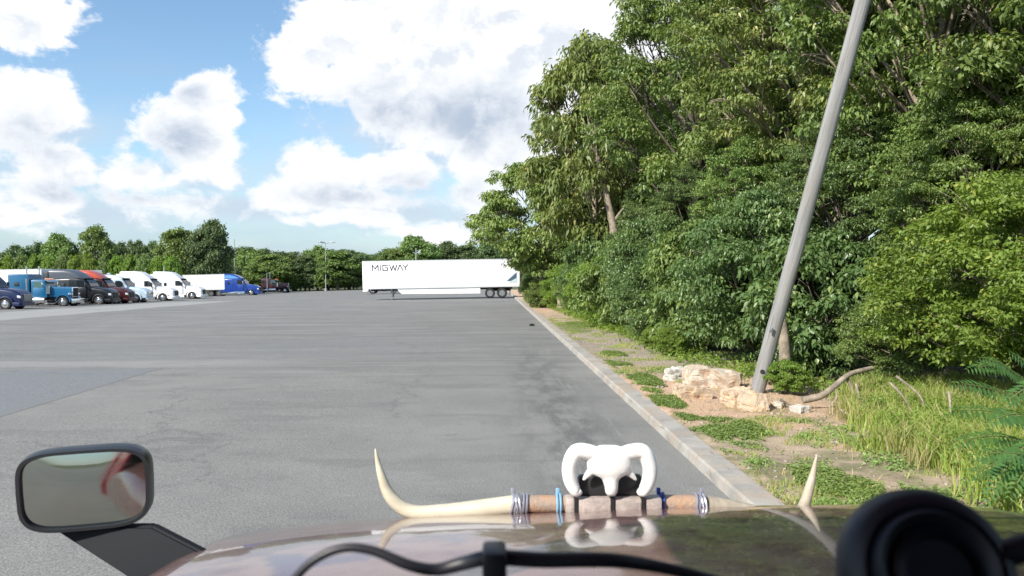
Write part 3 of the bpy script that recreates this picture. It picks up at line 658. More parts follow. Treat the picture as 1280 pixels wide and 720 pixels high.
def classic(name, body, label, roofz=3.35, hood_l=2.25, sleeper=1.9, group='semi trucks parked in a row along the left side', lowbody=None, curved=False):
    """long square-nosed tractor with stacks, chrome bumper and tank"""
    root = empty(name, label=label, cat='semi truck', group=group); HL = hood_l; L = HL+1.75+sleeper
    h = MB(); h.loft([rrect(0, .52, .98, 1.98, .12), rrect(-HL+.2, .74, 1.0, 2.06, .14), rrect(-HL, .78, 1.0, 2.08, .14)]); h.build('hood', body, root)
    g = MB(); g.box((.035, 0, 1.46), (.09, 1.06, 1.02), bevel=.03); gg = g.build('grille', chrome, root)
    g = MB()
    for k_ in range(13): g.box((.085, -.45+k_*.075, 1.46), (.02, .03, .86))
    g.build('grille_bars', black, gg)
    b_ = MB(); b_.box((.32, 0, .58), (.10, 2.4, .46), bevel=.03); b_.build('bumper', chrome, root)
    for s in (-1, 1):
        m = MB(); rings = []
        for k_ in range(11):
            a = R(-5+172*k_/10); ca, sa = math.cos(a), math.sin(a); r_ = .66
            rings.append([(-.62+ca*r_, s*.50, .54+sa*r_), (-.62+ca*r_, s*1.17, .54+sa*(r_-.02)), (-.62+ca*(r_+.07), s*1.19, .54+sa*(r_+.05)), (-.62+ca*(r_+.1), s*.9, .54+sa*(r_+.12)), (-.62+ca*(r_+.1), s*.50, .54+sa*(r_+.16))])
        m.loft(rings); m.build('fender', body, root)
        wheel(root, -.62, s*1.15, side=s)
        l = MB(); l.box((-.05, s*.88, 1.28), (.16, .34, .2), bevel=.04); l.tube([(-.05, s*.55, 1.2), (-.05, s*.86, 1.2)], .03, 6, 1); l.build('headlight', chrome, root)
        t_ = MB(); t_.cyl((-HL-.15, s*.98, .72), (-HL-1.55, s*.98, .72), .32, n=24); t_.box((-HL-.5, s*.98, .3), (.5, .36, .05)); t_.build('fuel_tank', chrome, root)
        st = MB(); st.cyl((-HL-1.85, s*1.12, .95), (-HL-1.85, s*1.12, 2.9), .125, n=18); st.cyl((-HL-1.85, s*1.12, 2.9), (-HL-1.85, s*1.12, 4.0), .075, n=16); st.tube([(-HL-1.85, s*1.12, 3.95), (-HL-1.9, s*1.12, 4.15)], .075, 12, 1); st.build('exhaust_stack', chrome, root)
        ac = MB(); ac.cyl((-HL+.12, s*.93, 1.35), (-HL+.12, s*.93, 2.15), .17, n=18); ac.build('air_cleaner', chrome, root)
        w_ = MB(); w_.prism([(-HL-.35, 2.05), (-HL-.35, 2.58), (-HL-1.2, 2.58), (-HL-1.2, 2.0)], s*1.03, s*1.06); w_.build('side_window', glass_g, root)
        d = MB(); d.box((-HL-.8, s*1.035, 1.5), (1.1, .03, .95), bevel=.02); do = d.build('door', body, root); hh = MB(); hh.box((-HL-1.2, s*1.06, 1.75), (.16, .03, .04)); hh.build('handle', chrome, do)
        m = MB(); m.box((-HL-.2, s*1.4, 2.25), (.08, .2, .5), bevel=.03); m.tube([(-HL-.25, s*1.02, 2.45), (-HL-.2, s*1.38, 2.5)], .02, 6, 1); m.tube([(-HL-.25, s*1.02, 2.0), (-HL-.2, s*1.38, 2.0)], .02, 6, 1); m.build('mirror', chrome, root)
    c_ = MB(); c_.loft([rrect(-HL+.02, .98, 1.0, 2.12, .1), rrect(-HL-.16, 1.02, 1.0, 2.66, .16), rrect(-HL-.4, 1.03, 1.0, 2.78, .2), rrect(-HL-1.5, 1.03, 1.0, 2.82, .2)]); c_.build('cab', body, root)
    w_ = MB(); w_.quad((-HL+.0, -.86, 2.14), (-HL+.0, .86, 2.14), (-HL-.155, .84, 2.60), (-HL-.155, -.84, 2.60)); bmesh.ops.translate(w_.b, verts=w_.b.verts, vec=(.02, 0, 0)); w_.build('windshield', glass_g, root)
    v = MB(); v.box((-HL+.03, 0, 2.64), (.4, 1.9, .04), rot=(0, R(28), 0)); v.build('sun_visor', chrome, root)
    for s in (-.6, -.3, 0, .3, .6):
        l = MB(); l.cyl((-HL-.35, s, 2.84), (-HL-.15, s, 2.82), .05, n=8); l.build('roof_light', orange, root)
    if sleeper > .3:
        s_ = MB(); z_ = roofz
        if curved: s_.loft([rrect(-HL-1.1, 1.04, .95, 2.85, .3), rrect(-HL-1.5, 1.16, .95, 3.0, .35), rrect(-HL-2.2, 1.2, .95, z_, .4), rrect(-L, 1.2, .95, z_+.02, .4)])
        else: s_.loft([rrect(-HL-1.62, 1.14, .92, z_-.10, .12), rrect(-HL-1.75, 1.2, .92, z_, .12), rrect(-L, 1.2, .92, z_+.02, .12)])
        so_ = s_.build('sleeper', body, root)
        for s in (-1, 1):
            e = MB(); e.box((-L+sleeper*.5-.1, s*1.205, 2.35), (.5, .02, .42), bevel=.02); e.build('sleeper_window', glassm, so_)
    st = MB(); st.box((-L+sleeper*.5, -1.05, .72), (1.2, .25, .35), bevel=.03); st.box((-L+sleeper*.5, 1.05, .72), (1.2, .25, .35), bevel=.03); st.build('tool_box', chrome, root)
    chassis(root, L)
    return root

def trailer(name, L, label, body=white_t, group=None, skirt=True, top=4.05, rails=True, legs=True, axle=(-1.6, -2.85), text=False):
    """van trailer, front at x=0 facing +x, running to -L"""
    root = empty(name, label=label, cat='trailer', group=group)
    b_ = MB(); b_.box((-L/2, 0, (1.16+top)/2), (L, 2.56, top-1.16), bevel=.05); bd = b_.build('box_body', body, root)
    p = MB()
    n = int(L/1.22)
    for k_ in range(1, n+1):
        for s in (-1, 1): p.box((-k_*L/(n+1), s*1.2835, (1.3+top)/2), (.03, .007, top-1.45))
    p.build('panel_joints', pmat('panel_joint', (.66, .67, .67), .5), bd)
    r_ = MB()
    for s in (-1, 1): r_.box((-L/2, s*1.285, 1.20), (L-.1, .03, .12)); r_.box((-L/2, s*1.285, top-.06), (L-.1, .02, .09))
    r_.build('side_rails', pmat('rail_alloy', (.62, .63, .64), .4, metal=.4), bd)
    u = MB()
    for s in (-.5, .5): u.box((-L/2, s, 1.03), (L-1.5, .1, .22))
    for k_ in range(14): u.box((-1-k_*(L-2)/13, 0, 1.1), (.08, 2.3, .1))
    u.box((-L+2.2, 0, .85), (2.6, 1.0, .25)); u.box((-L+.05, 0, .6), (.08, 2.3, .1))
    for s in (-.7, .7): u.box((-L+.05, s, .85), (.08, .08, .55))
    u.build('underframe', frame_m, root)
    for a_ in axle:
        for s in (-1, 1): wheel(root, -L-a_*-1 if False else -L-a_, s*1.24, side=s, dual=True)
    for s in (-1, 1):
        m = MB(); m.box((-L-axle[0]-.85, s*.92, .6), (.03, .62, .66)); m.build('mud_flap', black, root)
        if legs:
            m = MB(); m.box((-2.9, s*.8, .72), (.15, .13, .95)); m.box((-2.9, s*.8, .06), (.32, .3, .05)); m.tube([(-2.9, s*.8, .5), (-3.5, s*.55, 1.05)], .035, 6, 1); m.build('landing_gear', steel, root)
        if skirt:
            m = MB(); m.prism([(-3.5, 1.12), (-4.0, .60), (-L-axle[1]-(-1)*0+1.2-.2, .52), (-L-axle[1]+1.0, 1.12)], s*1.17, s*1.20); m.build('side_skirt', white_t, root)
    m = MB(); m.box((-L-.012, 0, (1.3+top)/2), (.03, 2.4, top-1.4))
    for s in (-.9, -.35, .35, .9): m.cyl((-L-.04, s, 1.2), (-L-.04, s, top-.1), .02, n=6)
    m.build('rear_door', white_t, root)
    return root
def place(o, x, y, extra=0):
    y_ = y; o.location = (x, y_, gz(x-3, y_)); a = float(slope(y_)); o.rotation_euler = (0, -math.atan(a), extra)

nav = pmat('navy_paint', (.004, .012, .07), .35, coat=.3, nscale=2, namt=.2)
teal = pmat('teal_paint', (.008, .11, .24), .35, coat=.4, nscale=2, namt=.15)
blk = pmat('black_paint', (.006, .007, .010), .35, coat=.3, nscale=2, namt=.2)
greyf = pmat('slate_paint', (.07, .085, .11), .4, coat=.2, nscale=2, namt=.15)
redf = pmat('orange_red_paint', (.52, .09, .05), .35, coat=.4, nscale=2, namt=.15)
dred = pmat('dark_red_paint', (.06, .008, .010), .35, coat=.3, nscale=2, namt=.2)
ice = pmat('pale_blue_paint', (.50, .62, .70), .3, coat=.6, nscale=2, namt=.15)
royal = pmat('royal_blue_paint', (.008, .045, .27), .3, coat=.5, nscale=2, namt=.2)
plum = pmat('dull_maroon_paint', (.055, .018, .024), .4, coat=.3, nscale=2, namt=.2)
W2 = 1.25
place(aero('semi_truck', nav, 'dark blue low-roofed semi truck cut off at left edge', roofz=3.1, grille_m=steel, sleeper=1.6), -41.4, 72+W2)
place(classic('semi_truck', teal, 'teal blue square-nosed semi truck with chrome stack and tank'), -42.0, 81.4+W2)
place(aero('semi_truck', blk, 'black semi truck with slate grey roof fairing and long hood', fair=greyf, stripe=greyf, roofz=4.0, sleeper=2.2, low=blk), -41.1, 88.4+W2)
t_ = trailer('box_trailer', 15.5, 'white box trailer behind the teal truck, coupled to the black semi truck', skirt=False, legs=False); place(t_, -48.4, 88.4+W2)
place(aero('semi_truck', dred, 'dark red semi truck with bright orange-red roof fairing', fair=redf, stripe=redf, roofz=4.0, sleeper=2.1, low=dred), -41.3, 92.9+W2)
t_ = trailer('box_trailer', 15.5, 'white box trailer between the red-roofed truck and the pale blue one', skirt=False, legs=False); place(t_, -47.2, 97+W2)
place(aero('semi_truck', ice, 'pale icy blue short-cab semi truck with white roof between red and white trucks', fair=white, roofz=3.5, sleeper=.9, low=chrome, grille_m=chrome, bumper_m=chrome), -40.9, 97+W2)
place(aero('semi_truck', white, 'nearer of the two all-white sleeper semi trucks', roofz=4.05, sleeper=2.3), -40.9, 105+W2)
place(aero('semi_truck', white, 'farther of the two all-white sleeper semi trucks, left of the lone white trailer', roofz=4.1, sleeper=2.3), -41.0, 115.5+W2)
t_ = trailer('box_trailer', 15.5, 'white box trailer coupled behind the royal blue semi truck', skirt=False, legs=False, top=3.8); place(t_, -44.9, 139)
place(aero('semi_truck', royal, 'royal blue tall-sleeper semi truck near far end of the row', roofz=3.85, sleeper=2.0, low=chrome, stripe=pmat('sky_blue_paint', (.10, .28, .6), .35, coat=.4)), -39.2, 139)
place(classic('semi_truck', plum, 'dull maroon semi truck parked last in the row', roofz=3.1, sleeper=1.2, curved=True), -40.3, 163)

# white trailer across the lot
TL = 16.2; TXr = 3.15; TY = 83.2
tr_ = trailer('box_trailer', TL, 'long white box trailer with dark lettering parked across the lot end', top=4.05, skirt=True, axle=(-1.85, -3.1))
# it faces -x : turn round
tr_.rotation_euler = (0, math.atan(float(slope(TY))), math.pi); tr_.location = (TXr-TL, TY+1.28, gz(TXr-TL, TY)+.02)
# lettering on the side toward the camera; local +y side after the turn
navyt = pmat('letter_navy', (.045, .035, .07), .5)
lt = MB(); Hh = .62; sw = .10
def stroke(a, b_, y0=1.286, th=.012):
    a, b_ = Vector(a), Vector(b_); d = (b_-a); n_ = Vector((-d.y, d.x)).normalized()*sw/2
    e = d.normalized()*sw*.0
    q = [a-e+n_, b_+e+n_, b_+e-n_, a-e-n_]
    # text runs left to right for the camera = local x from -small to -large
    lt.prism([(-(p.x), p.y) for p in q], y0, y0+th)
zx = 3.02; xo = 1.02
def G(x_, z_): return (xo+x_, zx+z_*Hh)
x_ = 0
for a, b_ in [((0, 0), (0, 1)), ((0, 1), (.30, .35)), ((.30, .35), (.60, 1)), ((.60, 1), (.60, 0))]: stroke(G(a[0], a[1]), G(b_[0], b_[1]), th=.012+.001*a[0])
stroke(G(.82, 0), G(.82, 1))
for a, b_ in [((1.62, .92), (1.04, .92)), ((1.09, .92), (1.09, .08)), ((1.04, .08), (1.60, .08)), ((1.56, .08), (1.56, .5)), ((1.60, .5), (1.32, .5))]: stroke(G(*a), G(*b_), th=.010+.002*abs(a[0]-b_[0]))
for a, b_ in [((1.78, 1), (1.98, 0)), ((1.98, 0), (2.16, .9)), ((2.16, .9), (2.34, 0)), ((2.34, 0), (2.54, 1))]: stroke(G(*a), G(*b_), th=.010+.004*abs(b_[0]-2))
for a, b_ in [((2.58, 0), (2.86, 1)), ((2.86, 1), (3.14, 0))]: stroke(G(*a), G(*b_), th=.010+.004*abs(b_[0]-2))
for a, b_ in [((3.10, 1), (3.38, .5)), ((3.38, .5), (3.66, 1)), ((3.38, .5), (3.38, 0))]: stroke(G(*a), G(*b_), th=.010+.004*abs(b_[0]-2))
lt.build('lettering', navyt, tr_)
dm = MB(); dm.prism([(-TL+.30, 3.0-.35), (-TL+.32, 1.75), (-TL+1.35, 1.75)], 1.286, 1.296); dm.build('corner_decal', pmat('steel_blue_decal', (.045, .09, .13), .5), tr_)
dm = MB(); dm.prism([(-TL+.30, 2.05), (-TL+.30, 1.62), (-TL+1.15, 1.62)], 1.298, 1.304); dm.build('corner_decal', pmat('pale_blue_decal', (.42, .50, .55), .5), tr_)
dm = MB()
for (a, b_, c_, d_) in [(-TL+1.75, 3.42, .28, .05), (-TL+1.45, 3.3, .22, .05), (-TL+1.2, 3.42, .2, .05), (-TL+1.5, 3.18, .35, .05), (-TL+.95, 3.33, .18, .05), (-TL+1.05, 3.5, .2, .04)]: dm.box((a, 1.288, b_), (c_, .008, d_), rot=(0, R(20), 0))
dm.build('small_marks', pmat('brown_marks', (.2, .13, .11), .6), tr_)
dm = MB(); dm.box((-TL+3.0, 1.288, 1.72), (1.6, .006, .05)); dm.build('pale_script', pmat('grey_marks', (.55, .56, .57), .6), tr_)
# white tractor peeking out behind the trailer's front end
wt = aero('semi_truck', white, 'white semi truck parked behind the front of lettered trailer, only its nose showing', roofz=3.0, sleeper=1.0)
wt.location = (-18.4, 119, gz(-16, 100)-.0); wt.rotation_euler = (0, .02, math.pi)

# ------------------------------------------------------------------ lamp masts and poles
galv = pmat('galvanised', (.42, .43, .44), .5, metal=.5, nscale=3, namt=.2)
def mast(px, top, D, lamps, lab, name='lamp_mast', cat='lamp post'):
    p = at(px, top, D); z0_ = gz(p.x, D); r_ = empty(name, (p.x, D, z0_), 0, lab, cat); H = p.z-z0_
    m = MB(); m.cyl((0, 0, 0), (0, 0, H), .11, .06, 12); m.cyl((0, 0, 0), (0, 0, .5), .3, .3, 12); m.build('pole', galv, r_)
    for k_ in range(lamps):
        a = k_*2*math.pi/max(lamps, 1)
        m = MB(); m.tube([(0, 0, H-.1), (math.cos(a)*1.1, math.sin(a)*1.1, H+.15)], .05, 6, 1); m.box((math.cos(a)*1.5, math.sin(a)*1.5, H+.18), (.9, .5, .22), rot=(0, 0, a), bevel=.05); m.build('lamp_head', galv, r_)
    return r_
mast(407, 304, 172, 3, 'tall light mast with three lamp heads rising over the far trees')
mast(293, 299, 160, 0, 'slim grey pole behind the royal blue semi truck', 'utility_pole', 'pole')
mast(520, 310, 120, 0, 'thin grey pole behind the middle of the lettered white trailer', 'utility_pole', 'pole')
mast(205, 333, 118, 0, 'short pale pole between the two white sleeper trucks', 'utility_pole', 'pole')

# leaning pole at the verge
wm = bpy.data.materials.new('weathered_pole'); wm.use_nodes = True; t = NT(wm.node_tree); b = t.n['Principled BSDF']
tc = t.new('ShaderNodeTexCoord').outputs['Object']
g1 = t.noise(t.scl(tc, (14, 14, .7)), 1., 6, .65); g2 = t.noise(tc, .9, 4, .6)
c = t.mix(t.ss(g1, .3, .7), (.30, .295, .29), (.19, .185, .18)); c = t.mix(t.m('MULTIPLY', t.ss(g2, .45, .7), .5), c, (.24, .22, .19))
c = t.mix(t.m('MULTIPLY', t.ss(t.noise(t.scl(tc, (40, 40, 1.2)), 1., 3, .6), .6, .68), .6), c, (.10, .09, .085))
t.put(b.inputs['Base Color'], c); b.inputs['Roughness'].default_value = .9
bp = t.new('ShaderNodeBump'); bp.inputs['Strength'].default_value = .6; bp.inputs['Distance'].default_value = .02; t.put(bp.inputs['Height'], g1); t.l.new(bp.outputs[0], b.inputs['Normal'])
p0 = at(946, 492, 15.6); p1 = at(1080, -4, 14.0); p0.z = GZ(p0.x, p0.y)
d = (p1-p0); root = empty('leaning_pole', p0, 0, 'weathered grey pole leaning to the right over the verge and broken concrete', 'pole')
root.rotation_euler = d.to_track_quat('Z', 'Y').to_euler()
m = MB(); Lp = d.length*1.35; rings = []
for i in range(25):
    zz = -.3+(Lp+.3)*i/24; rr_ = .142-.014*zz/Lp; off = Vector((.012*mnoise.noise(Vector((zz*.5, 1, 2))), .012*mnoise.noise(Vector((zz*.5, 7, 2))), 0))
    rings.append([(off.x+rr_*math.cos(2*math.pi*k_/14), off.y+rr_*math.sin(2*math.pi*k_/14), zz) for k_ in range(14)])
m.loft(rings); m.build('shaft', wm, root)
cdir = root.rotation_euler.to_matrix().inverted() @ (Vector((0, 0, CAMZ))-p0).normalized(); cdir.z = 0; cdir.normalize()
hp = cdir*.137+Vector((0, 0, .48))
m = MB(); m.cyl(hp-cdir*.02, hp+cdir*.012, .045, n=14); m.build('bolt_hole', black, root)
hp = cdir*.137+Vector((0, 0, 1.35)); m = MB(); m.box(hp+Vector((-.1, 0, 0)), (.03, .05, .12), bevel=.008); m.build('bracket', steel, root)

# ------------------------------------------------------------------ broken concrete, stones, branches
cm = pmat('broken_concrete', (.50, .45, .37), .92, nscale=7, bump=1., col2=(.40, .28, .19))
cmw = pmat('pale_concrete', (.50, .48, .43), .9, nscale=9, bump=.8, col2=(.42, .39, .34))
cmo = pmat('clay_stained_concrete', (.54, .39, .26), .92, nscale=7, bump=1., col2=(.44, .35, .26))
def chunk(name, c, size, rot, mat, seed, label, cat='concrete chunk', rough=.14, group=None):
    b_ = bmesh.new(); bmesh.ops.create_cube(b_, size=1.); bmesh.ops.subdivide_edges(b_, edges=b_.edges[:], cuts=9, use_grid_fill=True)
    mn = min(size)
    for v in b_.verts:
        p = v.co.copy(); q = Vector((p.x*size[0], p.y*size[1], p.z*size[2]))
        s_ = p.normalized()*.62; q = q.lerp(Vector((s_.x*size[0], s_.y*size[1], s_.z*size[2])), .15)
        n_ = mnoise.noise_vector(q*(1.1/mn)+Vector((seed, seed, 0)))*rough*mn*1.3+mnoise.noise_vector(q*(3.4/mn)+Vector((seed, 0, 3)))*rough*mn*.8+mnoise.noise_vector(q*(9/mn)+Vector((seed, 4, 3)))*rough*mn*.35
        v.co = q+n_
    me = bpy.data.meshes.new(name); b_.to_mesh(me); b_.free()
    for p_ in me.polygons: p_.use_smooth = False
    o = link(name, me, mat); o.location = c; o.rotation_euler = rot; tag(o, label, cat, group); return o
def gp(px, py):
    D = (CAMZ-.11)/((py-344)/F)
    for _ in range(4):
        p = at(px, py, D); zz = GZ(p.x, D); D = (CAMZ-zz)/((py-344)/F)
    p = at(px, py, D); return Vector((p.x, D, GZ(p.x, D)))
def ch(px, py, w_, h_, dp, rz, mat, seed, lab, name='concrete_chunk', tilt=(0, 0), cat='concrete chunk'):
    g = gp(px, py); W = pr(w_, g.y); Hc = pr(h_, g.y)
    return chunk(name, (g.x, g.y+dp*.5, g.z+Hc*.34), (W, dp, Hc*1.15), (tilt[0], tilt[1], rz), mat, seed, lab, cat)
ch(846, 477, 24, 16, .35, .3, cmw, 1, 'small pale grey stone at left end of the broken concrete')
ch(895, 486, 70, 22, .55, -.12, cm, 2, 'long rough concrete slab behind the clay-stained piece', 'concrete_slab', (.1, .13))
ch(868, 500, 42, 15, .5, .1, cmo, 3, 'low clay-stained concrete piece in front of the long slab', tilt=(0, .06))
ch(925, 511, 26, 24, .4, .35, cmo, 4, 'upright buff concrete block left of the pole foot', tilt=(.05, -.1))
ch(946, 516, 34, 22, .42, -.15, cmo, 5, 'squarish buff concrete block directly in front of the pole foot', tilt=(0, .05))
ch(1003, 519, 18, 9, .25, .5, cmw, 6, 'flat pale stone in the weeds below the fallen branch')
ch(975, 512, 16, 7, .2, .9, cm, 16, 'small tan rubble piece right of the pole foot')
# loose litter of small stones: uncountable
rng = np.random.default_rng(4); cos, fis = [], []; nb_ = 0
ico = bmesh.new(); bmesh.ops.create_icosphere(ico, subdivisions=1, radius=1.0); iv = np.array([v.co[:] for v in ico.verts]); ifc = np.array([[v.index for v in f.verts] for f in ico.faces]); ico.free()
for k_ in range(5200):
    Y = 5+38*rng.random()**1.6; X = VX+.02+(5.2 if Y < 14 else 3.3)*rng.random()
    s_ = .006+.028*rng.random()**4
    if 15 < Y < 19: s_ *= 1.4
    v = iv*(1+.35*rng.normal(size=(len(iv), 1)))*s_*np.array([1, 1.1, .6]); a = rng.random()*6
    v = v @ np.array([[math.cos(a), -math.sin(a), 0], [math.sin(a), math.cos(a), 0], [0, 0, 1]])
    cos.append(v+np.array([X, Y, vz(X, Y)+s_*.2])); fis.append(ifc+nb_); nb_ += len(iv)
link('gravel', mesh_np('gravel', np.concatenate(cos), np.concatenate(fis).ravel(), 3), pmat('gravel_stone', (.40, .34, .27), .9, nscale=8, col2=(.22, .19, .16)))['kind'] = 'stuff'
bpy.data.objects['gravel']['label'] = 'loose stones and grit scattered on the dirt verge'
# lone debris on the asphalt
g = gp(653, 407); g.x = 2.0; g.z = 0
chunk('road_debris', (g.x, 38, .05), (.22, .14, .08), (0, 0, .4), black, 8, 'small dark lump of debris lying on the asphalt near the kerb', 'debris')

# fallen branches
def branch(name, pts, r0, r1, mat, lab, twigs=()):
    m = MB(); n_ = len(pts); m.tube(pts, [r0+(r1-r0)*i/(n_-1) for i in range(n_)], 9, 5)
    for tw in twigs: m.tube(tw, [r1*.9, r1*.5, r1*.2][:len(tw)], 6, 3)
    o = m.build(name, mat, smooth=60); return tag(o, lab, 'branch')
D = 13.6
branch('fallen_branch', [at(1003, 500, D), at(1026, 495, D), at(1042, 484, D+.1), at(1062, 468, D+.3), at(1090, 460, D+.6)], .065, .04, bark_l, 'thick pale fallen branch lying against the lime green shrub',
       [[at(1042, 484, D+.1), at(1046, 496, D), at(1036, 512, D-.2)], [at(1058, 472, D+.3), at(1066, 490, D+.2), at(1062, 512, D)]])
D = 13.0
branch('fallen_branch', [at(976, 500, D+.8), at(990, 508, D+.5), at(1012, 520, D+.2)], .022, .012, bark, 'thin dark fallen branch beside the flat pale stone')
branch('fallen_branch', [at(1050, 512, D-.6), at(1068, 522, D-.8), at(1092, 530, D-1.0)], .02, .01, bark_l, 'thin pale stick lying in the tall grass')
for i, pts in enumerate([[(1112, 478, 12.6), (1132, 500, 12.4), (1146, 530, 12.2)], [(1120, 470, 12.5), (1150, 495, 12.3), (1156, 520, 12.2)], [(1186, 490, 11.8), (1188, 515, 11.6), (1182, 545, 11.4)], [(1070, 480, 13.2), (1076, 505, 13.0), (1082, 528, 12.8)]]):
    branch('dead_sapling', [at(*p) for p in pts], .022, .014, bark_l, 'thin bare stem rising out of the grass beneath the lime shrub')['group'] = 'bare stems under the lime shrub'
# visible tree trunks in the wood edge
for (x0_, y0_, x1_, y1_, D, r_, lab) in [(980, 470, 976, 395, 17.2, .12, 'pale slim trunk just right of the leaning pole'), (772, 312, 760, 252, 41, .22, 'broken pale trunk stub high in the foliage of the drooping-leaved tree'), (701, 390, 699, 366, 52, .22, 'short brown stump at the verge edge near the trailer')]:
    a = at(x0_, y0_, D); b_ = at(x1_, y1_, D); 
    if y0_ > 320: a.z = GZ(a.x, a.y)-.05
    m = MB()
    if y0_ == 312:
        q_ = at(800, 400, D); q_.z = 0; m.tube([q_, a, at(766, 280, D), b_, at(748, 200, D), at(735, 150, D)], [.3, .22, .2, .17, .12, .04], 10, 4); m.tube([at(766, 280, D), at(778, 262, D), at(800, 240, D+.5)], [.09, .06, .02], 8, 4)
    else: m.tube([a, a.lerp(b_, .5)+Vector((.05, 0, 0)), b_], [r_*1.2, r_, r_*.85], 10, 5)
    rt_ = empty('tree_stump' if 'stump' in lab else 'bare_tree', (0, 0, 0), 0, lab, 'trunk'); m.build('trunk', bark_l, rt_, smooth=60)

# ------------------------------------------------------------------ grasses
def blades(name, pts, h, wd, mat, seed, lean=.5, lab=''):
    rng = np.random.default_rng(seed); n = len(pts); a = rng.random(n)*2*math.pi; hh = h*(.45+.9*rng.random(n)); ww = wd*(.6+.8*rng.random(n))
    P_ = np.array(pts); dxy = np.stack([np.cos(a), np.sin(a), np.zeros(n)], 1); ln = (lean*rng.random(n)*hh)[:, None]
    b2 = rng.random(n)*2*math.pi; sd = np.stack([np.cos(b2), np.sin(b2), np.zeros(n)], 1)*ww[:, None]*.5; up_ = np.array([0, 0, 1.])
    m1 = P_+dxy*ln*.35+up_*(hh*.6)[:, None]; tp = P_+dxy*ln+up_*(hh*(1-.25*rng.random(n)))[:, None]
    co = np.stack([P_-sd, P_+sd, m1+sd*.8, tp, m1-sd*.8], 1).reshape(-1, 3); k_ = np.arange(n)*5
    fi = np.stack([k_, k_+1, k_+2, k_, k_+2, k_+4, k_+4, k_+2, k_+3], 1).ravel()
    o = link(name, mesh_np(name, co, fi, 3, np.repeat(rng.random(n), 5)), mat); o['kind'] = 'stuff'; o['label'] = lab; return o
gl = leafmat('grass_blade', (.16, .24, .045), (.38, .46, .10), (.42, .36, .16), .22, transl=.35)
gdry = leafmat('grass_dry', (.26, .23, .10), (.42, .37, .18), (.5, .42, .2), .2, transl=.3)
gcl = leafmat('clover_leaf', (.14, .23, .06), (.27, .37, .11), (.14, .2, .05), .05, transl=.3)
rng = np.random.default_rng(9)
def nz(x, y, s, o=0.): return mnoise.fractal(Vector((x*s+o, y*s, o)), 1., 2., 3)
# tall grass under the shrubs, right foreground
pts = []
edge_x = lambda Y: np.interp(Y, [4, 6, 8, 10, 12, 13.5, 15, 17], [4.4, 4.6, 5.1, 5.3, 5.6, 5.9, 6.7, 7.6])
while len(pts) < 30000:
    Y = 4.2+11.5*rng.random(); X = 3.6+6.0*rng.random(); ex_ = edge_x(Y)
    dn = nz(X, Y, .9, 3.)
    if X > ex_+dn*.9 and X < ex_+3.6 and rng.random() < .35+.6*(dn > -.1): pts.append((X, Y, vz(X, Y)-.01))
blades('tall_grass', pts, .36, .016, gl, 1, .9, 'tall bright weedy grass along the foot of the shrubs')
pts = []
while len(pts) < 5500:
    Y = 4.2+11*rng.random(); X = 3.6+5.5*rng.random(); ex_ = edge_x(Y)
    if X > ex_-.3 and nz(X, Y, 1.1, 8.) > .12: pts.append((X, Y, vz(X, Y)-.01))
blades('dry_grass', pts, .38, .010, gdry, 2, .7, 'dry straw-coloured grass among the green')
# short turf tufts scattered on the verge
pts = []
while len(pts) < 26000:
    Y = 5+37*rng.random()**1.3; X = VX+.03+4.2*rng.random()
    th = .16 if Y < 20 else .10
    if nz(X, Y, .8, 12.) > th+(.4 if (12.6 < Y < 19 and X > 3.5) else 0): pts.append((X, Y, vz(X, Y)-.005))
blades('short_grass', pts, .07, .010, gl, 3, 1.1, 'short tufts of grass on the worn verge')
pts = []
while len(pts) < 2600:
    Y = 5+18*rng.random()**1.2; X = VX+.1+5.*rng.random()
    if nz(X, Y, .7, 31.) > .02: pts.append((X, Y, vz(X, Y)-.004))
blades('dead_thatch', pts, .10, .008, gdry, 5, 1.6, 'dead straw lying on the dirt')
pts = []
while len(pts) < 1500:
    Y = 5+15*rng.random(); X = VX+.1+4.*rng.random()
    if nz(X, Y, 1.3, 41.) > .12 and not (12.6 < Y < 18.5 and X > 3.4): pts.append((X, Y, vz(X, Y)+.03, .07+.05*rng.random()))
co, a_ = leaves(rng, np.array(pts), 9, .05, .026, up=1., droop=.1, flat=.5)
o = link('small_weeds', leaf_mesh('small_weeds', co, a_), gcl); o['kind'] = 'stuff'; o['label'] = 'small broad-leaved weeds on the worn verge'
pts = []
while len(pts) < 1700:
    Y = 4.4+11*rng.random(); X = 3.8+5.2*rng.random(); ex_ = edge_x(Y)
    if ex_+.2 < X < ex_+3.4 and nz(X, Y, .8, 51.) > -.02: pts.append((X, Y, vz(X, Y)+.10+.14*rng.random(), .14+.08*rng.random()))
co, a_ = leaves(rng, np.array(pts), 26, .075, .034, up=.8, droop=.2, flat=.8)
o = link('leafy_weeds', leaf_mesh('leafy_weeds', co, a_), lf_lime); o['kind'] = 'stuff'; o['label'] = 'bright leafy weeds mixed into the tall grass'
# clover patches beside the kerb
pc = [(3.2, 14.3, .22, 1.7), (3.5, 11.8, .5, .8), (3.75, 8.6, .38, .6), (3.6, 7.2, .4, .6), (3.4, 17.5, .3, 1.2), (3.7, 35.5, .7, 3.2), (4.3, 37, .7, 2.5), (3.3, 20.6, .3, .8), (3.6, 23.2, .3, .8)]
pts = []
for cx_, cy_, rx_, ry_ in pc:
    n_ = int(11000*rx_*ry_) if cy_ < 25 else 3000
    for _ in range(n_):
        a = rng.random()*2*math.pi; q = math.sqrt(rng.random()); X, Y = cx_+rx_*1.15*q*math.cos(a), cy_+ry_*1.15*q*math.sin(a)
        if q+nz(X, Y, 1.6, 20.)*1.1+rng.random()**3*.5 < .98 and X > VX+.03: pts.append((X, Y, vz(X, Y)+.03))
cl = np.array([(*p, .035) for p in pts]); co, a_ = leaves(rng, cl, 2, .034, .030, up=1.6, droop=.1, flat=.8)
